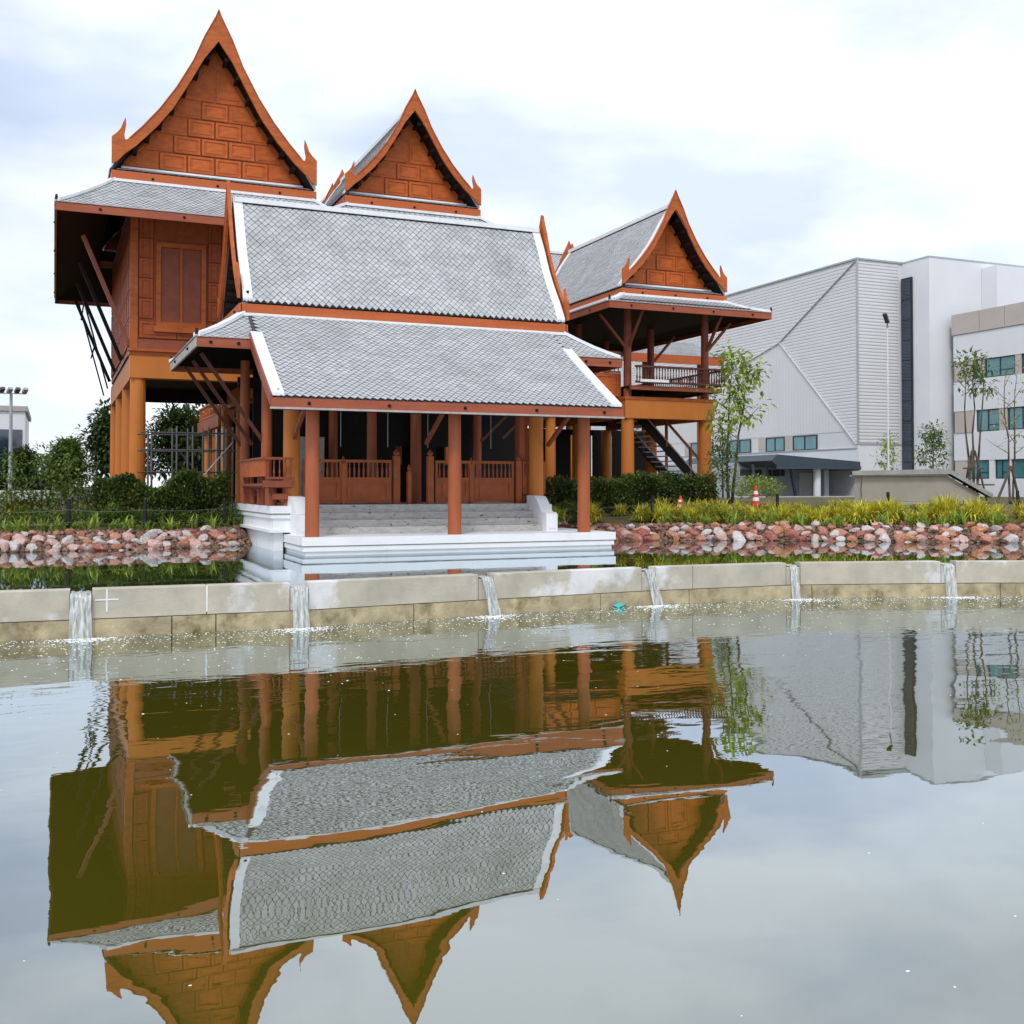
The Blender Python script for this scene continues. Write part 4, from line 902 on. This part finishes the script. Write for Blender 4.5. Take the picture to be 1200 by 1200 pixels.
def pebble(mb, x, y, z, s):
    a = rk.uniform(0, 6); vs_ = [(x + s * math.cos(a + k * 1.57), y + s * math.sin(a + k * 1.57), z) for k in range(4)] + [(x, y, z + s * .8), (x, y, z - s)]
    mb.add(vs_, [(0, 1, 4), (1, 2, 4), (2, 3, 4), (3, 0, 4), (1, 0, 5), (2, 1, 5), (3, 2, 5), (0, 3, 5)])
for k in range(5200):
    xx = rk.uniform(-6, 5) if k % 2 else rk.uniform(13.2, 27); yy = interp(SH, xx) + rk.uniform(-.15, 1.5); pebble(mb, xx, yy, ground(xx, yy) + .03, rk.uniform(.04, .10))
mb.build('rock_rubble', 'rubble', kind='stuff', label='small rubble filling the gaps between the bank rocks', cat='rubble')

# ------------------------------------------------------------------ fences
def fence(pts, label, h=.84):
    T = thing('post_and_wire_fence', (pts[0][0], pts[0][1], 1.1), label, 'fence'); tops = []
    for x, y, ln_ in pts:
        z = ground(x, y); MB().cyl((x, y, z - .2), (x + ln_, y, z + h), .05, n=10).build('post', 'black', T); tops.append((V((x, y, z)), ln_))
    for f in (.30, .68):
        for (a, la), (b, lb) in zip(tops, tops[1:]):
            p = [a.lerp(b, i / 8) + V((0, -.052, h * f - .05 * math.sin(math.pi * i / 8))) for i in range(9)]
            MB().tube(p, [.0055] * 9, 5).build('wire', 'wire', T)
fence([(-9, 29.9, 0), (-5.3, 29.8, 0), (-1.7, 29.6, 0), (.35, 29.5, 0), (2.2, 29.5, 0), (4.3, 30.0, 0)], 'black post and wire fence in front of the left hedge')
fence([(13.6, 30.3, 0), (16.95, 28.6, 0), (20.5, 27.1, 0), (23.3, 25.4, 0), (26.4, 23.4, 0), (29.5, 21, 0)], 'black post and wire fence among the golden shrubs right of the platform')

# ------------------------------------------------------------------ vegetation
vg = random.Random(21)
def leaf(mb, p, d, up, ln, wd, bend=.25):
    d = d.normalized(); s = d.cross(up)
    s = s.normalized() if s.length > 1e-4 else V((1, 0, 0)); n = s.cross(d)
    a = p; b = p + d * ln * .5 + n * ln * bend * .3; c = p + d * ln - n * ln * bend * .4
    mb.add([a, b + s * wd / 2, c, b - s * wd / 2], [(0, 1, 2, 3)])
def rdir(zmin=-1):
    while True:
        v = V((vg.gauss(0, 1), vg.gauss(0, 1), vg.gauss(0, 1))).normalized()
        if v.z > zmin: return v
def clump_mesh(n, h, wd, m, spread=1.):     # strap leaved plant
    mb = MB()
    for i in range(n):
        a = vg.uniform(0, 6.3); tilt = vg.uniform(.15, 1.1) * spread; L_ = h * vg.uniform(.65, 1.15); dh = V((math.cos(a), math.sin(a), 0)); p = V((vg.uniform(-.12, .12), vg.uniform(-.12, .12), vg.uniform(0, .12))); s = V((-dh.y, dh.x, 0)); prev = None
        th = math.pi / 2 - tilt * .5
        for k in range(4):
            w2 = wd * (1, .95, .65, .05)[k] / 2; mb.v += [tuple(p - s * w2), tuple(p + s * w2)]
            if k: b = len(mb.v) - 4; mb.f.append((b, b + 1, b + 3, b + 2))
            p = p + (dh * math.cos(th) + V((0, 0, 1)) * math.sin(th)) * L_ / 3; th -= tilt * .62
    return mb.mesh('plant', M[m])
def bush_mesh(n, r, h, m, lf=.1):
    mb = MB()
    for i in range(n):
        d = rdir(-.2); p = V((d.x * r, d.y * r, h * .5 + d.z * h * .5)) * vg.uniform(.55, 1.05); p.z = max(p.z, .02)
        leaf(mb, p, (d + rdir() * .7), V((0, 0, 1)), lf * vg.uniform(.7, 1.3), lf * .45)
    return mb.mesh('bush', M[m])
GOLD = [clump_mesh(190, .50, .042, 'leaf_gold', 1.5) for _ in range(4)]
LILY = [clump_mesh(30, .40, .055, 'leaf_lily', 1.1) for _ in range(4)]
DBUSH = [bush_mesh(260, .38, .5, 'leaf_mid', .09) for _ in range(3)]
def plants(meshes, name, spots, label, cat, group):
    for (x, y, s) in spots:
        lb = label
        if 'WHERE' in label:
            for s_ in (s, .85, 1.05, 1.2):
                lb = label.replace('SIZE', size(s_, .93, 1.15)).replace('WHERE', where(x * .91, 'right') if 'right' in label else where(x, 'left'))
                if lb not in USED: break
            if lb in USED: continue
            USED.add(lb); s = s_
        o = bpy.data.objects.new(name, vg.choice(meshes)); COL.objects.link(o); o.location = (x, y, ground(x, y) - .02); o.rotation_euler = (0, 0, vg.uniform(0, 6.3)); o.scale = (s * 1.08, s * 1.08, s * vg.uniform(.85, 1.15)); tag(o, lb, cat, group)
sp = []; x = 13.4
while x < 28:
    for d in (1.75, 2.1, 2.55, 3.2):
        if vg.random() < .9: xx = x + vg.uniform(-.2, .2); sp.append((xx, interp(SH, xx) + d + vg.uniform(-.2, .2) + .3, vg.uniform(.75, 1.2) * (1 if xx < 22 else 1.25), d))
    x += .56 if x < 19 else .44
for d_, rn in ((1.75, 'front'), (2.1, 'second'), (2.55, 'middle'), (3.2, 'back')): plants(GOLD, 'golden_shrub', [q[:3] for q in sp if q[3] == d_], 'SIZE golden plant, ' + rn + ' row, right bed, WHERE', 'shrub', 'golden plants above the right rock bank')
sp = []; x = 13.4
while x < 27.5:
    xx = x + vg.uniform(-.1, .1); sp.append((xx, interp(SH, xx) + 1.45 + vg.uniform(-.1, .2), vg.uniform(.7, 1.15))); x += .38 if x < 19 else .27
plants(LILY, 'lily_plant', sp, 'SIZE green lily on right bank, WHERE', 'plant', 'low green plants on the right bank')
sp = [(-2.8 + .42 * k + vg.uniform(-.12, .12), 29.72 + vg.uniform(-.2, .25), vg.uniform(.8, 1.2)) for k in range(19)]
plants(LILY, 'lily_plant', [(x, y + (interp(SH, x) - 28.1), s) for x, y, s in sp], 'SIZE green lily on left bank, WHERE', 'plant', 'low green plants on the left bank')
sp = [(-3 + .37 * k + vg.uniform(-.1, .1), 30.55 + vg.uniform(-.15, .3), vg.uniform(.75, 1.1)) for k in range(21)]
plants(DBUSH, 'low_bush', sp, 'SIZE rounded dark bush before left hedge, WHERE', 'bush', 'small dark bushes before the left hedge')
sp = [(-5 + .8 * k, 31.6 + vg.uniform(-.3, .3), vg.uniform(.8, 1.2)) for k in range(7)]
plants(GOLD, 'golden_shrub', [(-.9, 31.8, 1.3)], 'large yellow green leafy plant just left of the first black fence post', 'shrub', None)
plants(GOLD, 'golden_shrub', [(-2.6, 32, 1.0)], 'smaller yellow green leafy plant behind the left fence, left of the mast', 'shrub', None)
plants(DBUSH, 'low_bush', [(14.2 + .55 * k, 29.8 - .33 * k + vg.uniform(-.1, .1) + (1.5 if k > 9 else .6), vg.uniform(.7, 1.0)) for k in range(22)], 'SIZE dark bush, right bed, WHERE', 'bush', 'small dark bushes behind the golden plants')

def hedge(x0, x1, y0, y1, h, n, label, hv=.25, m='leaf_dark', lf=.13, dy=0):
    T = thing('hedge', ((x0 + x1) / 2, (y0 + y1) / 2, ground((x0 + x1) / 2, y0)), label, 'hedge'); mb = MB()
    for i in range(n):
        x = vg.uniform(x0, x1); g_ = ground(x, y0); top = h * (1 - hv * .5 + hv * math.sin(x * 3.1) * math.sin(x * 1.3 + 1)); f = vg.random() ** .8; z = g_ + .05 + f * top
        y = y0 + (y1 - y0) * (vg.random() ** 1.8) + .15 * math.sin(x * 4 + z * 3) + dy * (x - x0)
        leaf(mb, V((x, y, z)), rdir() + V((0, -.3, .1)), V((0, 0, 1)), lf * vg.uniform(.6, 1.3), lf * .5)
    mb.build('foliage', m, T)
    k = int((x1 - x0) / .45)
    for i in range(k):
        x = x0 + (i + .5) * (x1 - x0) / k; y = (y0 + y1) / 2 + dy * (x - x0); MB().tube([(x, y, ground(x, y) - .1), (x + vg.uniform(-.1, .1), y, ground(x, y) + h * .5), (x + vg.uniform(-.2, .2), y, ground(x, y) + h * .9)], [.03, .02, .008], 5).build('stem', 'bark', T)
hedge(1.0, 4.55, 31.0, 32.0, 1.4, 15000, 'tall dense dark green hedge under the tall house, left of the pavilion')
hedge(-2.2, 1.0, 31.4, 32.2, .95, 2200, 'looser lighter green hedge of young shrubs left of the tall house', m='leaf_mid')
hedge(13.6, 20.4, 31.0, 31.9, 1.15, 16000, 'clipped dark green hedge between the pavilion and the corner pavilion', hv=.12, dy=-.12)

def tree(name, x, y, h, label, m, group=None, crown=None, lean=(0, 0), nlimb=7, leaves=900, lf=.16, trunk=.06, cb=.45, spread=.9, clus=.32, sub=5, nstem=1):
    g_ = ground(x, y); T = thing(name, (x, y, g_), label, 'tree', group); tk = MB(); lm = MB(); lv = MB(); ends = []
    for st in range(nstem):
        bx = x + (st - (nstem - 1) / 2) * .12; pts = []; rs = []; K = 7; ang = vg.uniform(0, 6); wob = [V((vg.uniform(-.06, .06), vg.uniform(-.06, .06), 0)) * h * .3 for _ in range(K)]
        for k in range(K): f = k / (K - 1); pts.append(V((bx + lean[0] * f * f + (st - (nstem - 1) / 2) * .5 * f * spread, y + lean[1] * f, g_ - .1 + h * .93 * f)) + wob[k] * f); rs.append(trunk * (1 - .85 * f))
        tk.tube(pts, rs, 8)
        for i in range(nlimb):
            f = cb + (1 - cb) * (i + .5) / nlimb; k = min(int(f * (K - 1)), K - 2); p = pts[k].lerp(pts[k + 1], f * (K - 1) - k); a = ang + i * 2.4; up = .35 + .5 * f
            L_ = spread * (1.15 - f * .75) * vg.uniform(.75, 1.15); d = V((math.cos(a), math.sin(a), up)).normalized(); q = p + d * L_ * .5 + V((0, 0, .05)); e = p + d * L_ + V((0, 0, L_ * .15))
            lm.tube([p, q, e], [trunk * .38 * (1.1 - f * .6), trunk * .25, trunk * .08], 5); ends += [e, q.lerp(e, .5), q.lerp(p, .1)]
            for _ in range(2):
                s_ = q + rdir(-.1) * L_ * .45; lm.tube([q, s_], [trunk * .16, trunk * .05], 4); ends.append(s_)
        ends.append(pts[-1])
    if leaves:
        per = max(1, leaves // len(ends))
        for e in ends:
            c = V((0, 0, 0)); kk = int(per * vg.uniform(.3, 1.6))
            for _ in range(kk):
                d = rdir(); p = e + d * clus * vg.random() ** .5; p.z += .02; leaf(lv, p, d + V((0, 0, -.3)) + rdir() * .5, V((0, 0, 1)), lf * vg.uniform(.6, 1.3), lf * .5)
    tk.build('trunk', 'bark', T, smooth=True); lm.build('limbs', 'bark', T, kind='stuff')
    if leaves: lv.build('crown', m, T)
    return T
tree('young_tree', 22.1, 31.9, 5.5, 'sparse light green sapling reaching past the corner pavilion balcony', 'leaf_light', lean=(.5, 0), nlimb=6, leaves=750, lf=.26, spread=1.5, cb=.42, clus=.34, trunk=.06, nstem=2)
tree('young_tree', 21.3, 31.2, 2.6, 'small leafy sapling leaning against the right ochre post of the corner pavilion', 'leaf_mid', nlimb=6, leaves=700, lf=.15, spread=.6, cb=.25, trunk=.04)
t = tree('young_tree', 33.2, 31.5, 6.1, 'tall thin sapling with a flat green top, propped by a timber tripod', 'leaf_mid', lean=(0, 0), nlimb=6, leaves=420, lf=.22, spread=.95, cb=.74, clus=.30, nstem=3, trunk=.06)
for k, (dx, dy) in enumerate(((-.55, -.2), (.65, -.1), (.05, .7))): MB().cyl((33.2 + dx, 31.5 + dy, 1.4), (33.2 + dx * .1, 31.5 + dy * .1, 3.6), .045, n=6).build('prop', 'bark', t)
for z, r_ in ((2.25, .52), (2.9, .26)):
    for dx, dy, ex, ey in ((-1, -1, 1, -1), (1, -1, 1, 1), (1, 1, -1, 1), (-1, 1, -1, -1)): MB().beam((33.2 + dx * r_, 31.5 + dy * r_, z), (33.2 + ex * r_, 31.5 + ey * r_, z), .05, .06).build('brace_bar', 'bark', t)
t = tree('young_tree', 31.3, 28.0, 5.2, 'almost bare sapling with timber props at the right edge', 'leaf_light', nlimb=8, leaves=170, lf=.14, spread=.95, cb=.35, trunk=.045, nstem=2)
for dx in (-.9, .5): MB().cyl((31.3 + dx, 28, 1.3), (31.3, 28, 2.9), .05, n=6).build('prop', 'bark', t)
tree('young_tree', 45.5, 46, 4.1, 'round headed small tree behind the beige shed, left of the white office block', 'leaf_mid', nlimb=8, leaves=1100, lf=.2, spread=1.3, cb=.4, clus=.45, trunk=.06)
tree('young_tree', 42.2, 46, 3.6, 'thin small tree beside the slim lamp pole', 'leaf_light', nlimb=6, leaves=420, lf=.2, spread=.9, cb=.4, clus=.4, trunk=.05)
plants([bush_mesh(900, .8, 1.1, 'leaf_light', .13)], 'leafy_bush', [(22.6, 31.0, 1.0)], 'bright light green bush at the foot of the corner pavilion, left of the cone', 'bush', None)
bt = ['dark spreading tree at the left edge behind the floodlight mast', 'dark rounded tree standing just left of the ochre posts', 'dark tree seen between the ochre posts and the scaffold', 'dark tree behind the scaffold frame', 'smaller pale green tree between the two dark trees', 'low rounded tree beyond the low grey wall', 'tree seen through the gap under the raised terrace']
for (x, y, h, i, s) in ((-4.8, 72, 4.6, 0, 2.2), (3.2, 66, 4.5, 1, 2.1), (6.6, 64, 4.6, 2, 2.2), (9.6, 66, 5.0, 3, 2.2), (.5, 58, 2.6, 4, 1.3), (-1.8, 68, 2.4, 5, 1.4), (14.5, 62, 5, 6, 2.3)):
    tree('background_tree', x, y, h, bt[i], 'leaf_tree' if i != 4 else 'leaf_mid', nlimb=10, leaves=6000, lf=.34 if i not in (4, 5) else .25, spread=s, cb=.25, clus=.85 if i not in (4, 5) else .5, trunk=.16)
for i, (x, y, h) in enumerate(((18, 70, 5), (23, 74, 5.5), (28, 80, 6), (-12, 88, 6), (-20, 90, 6), (10, 84, 6))):
    tree('background_tree', x, y, h, 'far green tree closing the view behind the raised houses', 'leaf_tree', 'far trees behind the raised houses', nlimb=9, leaves=2600, lf=.5, spread=3, cb=.2, clus=1.2, trunk=.2)
# young saplings left foreground bed
for i, (x, y, h) in enumerate(((-.95, 31.3, 1.9), (-.3, 32, 2.0), (.35, 31.2, 1.9))):
    tree('sapling', x, y, h, ['sapling with drooping leaves left of the first black post', 'tallest green sapling above the left fence', 'sapling just right of the first black post'][i], 'leaf_mid', nlimb=6, leaves=260, lf=.14, spread=.5, cb=.35, clus=.25, trunk=.025)
print('rocks', cnt, 'objects', len(bpy.data.objects))
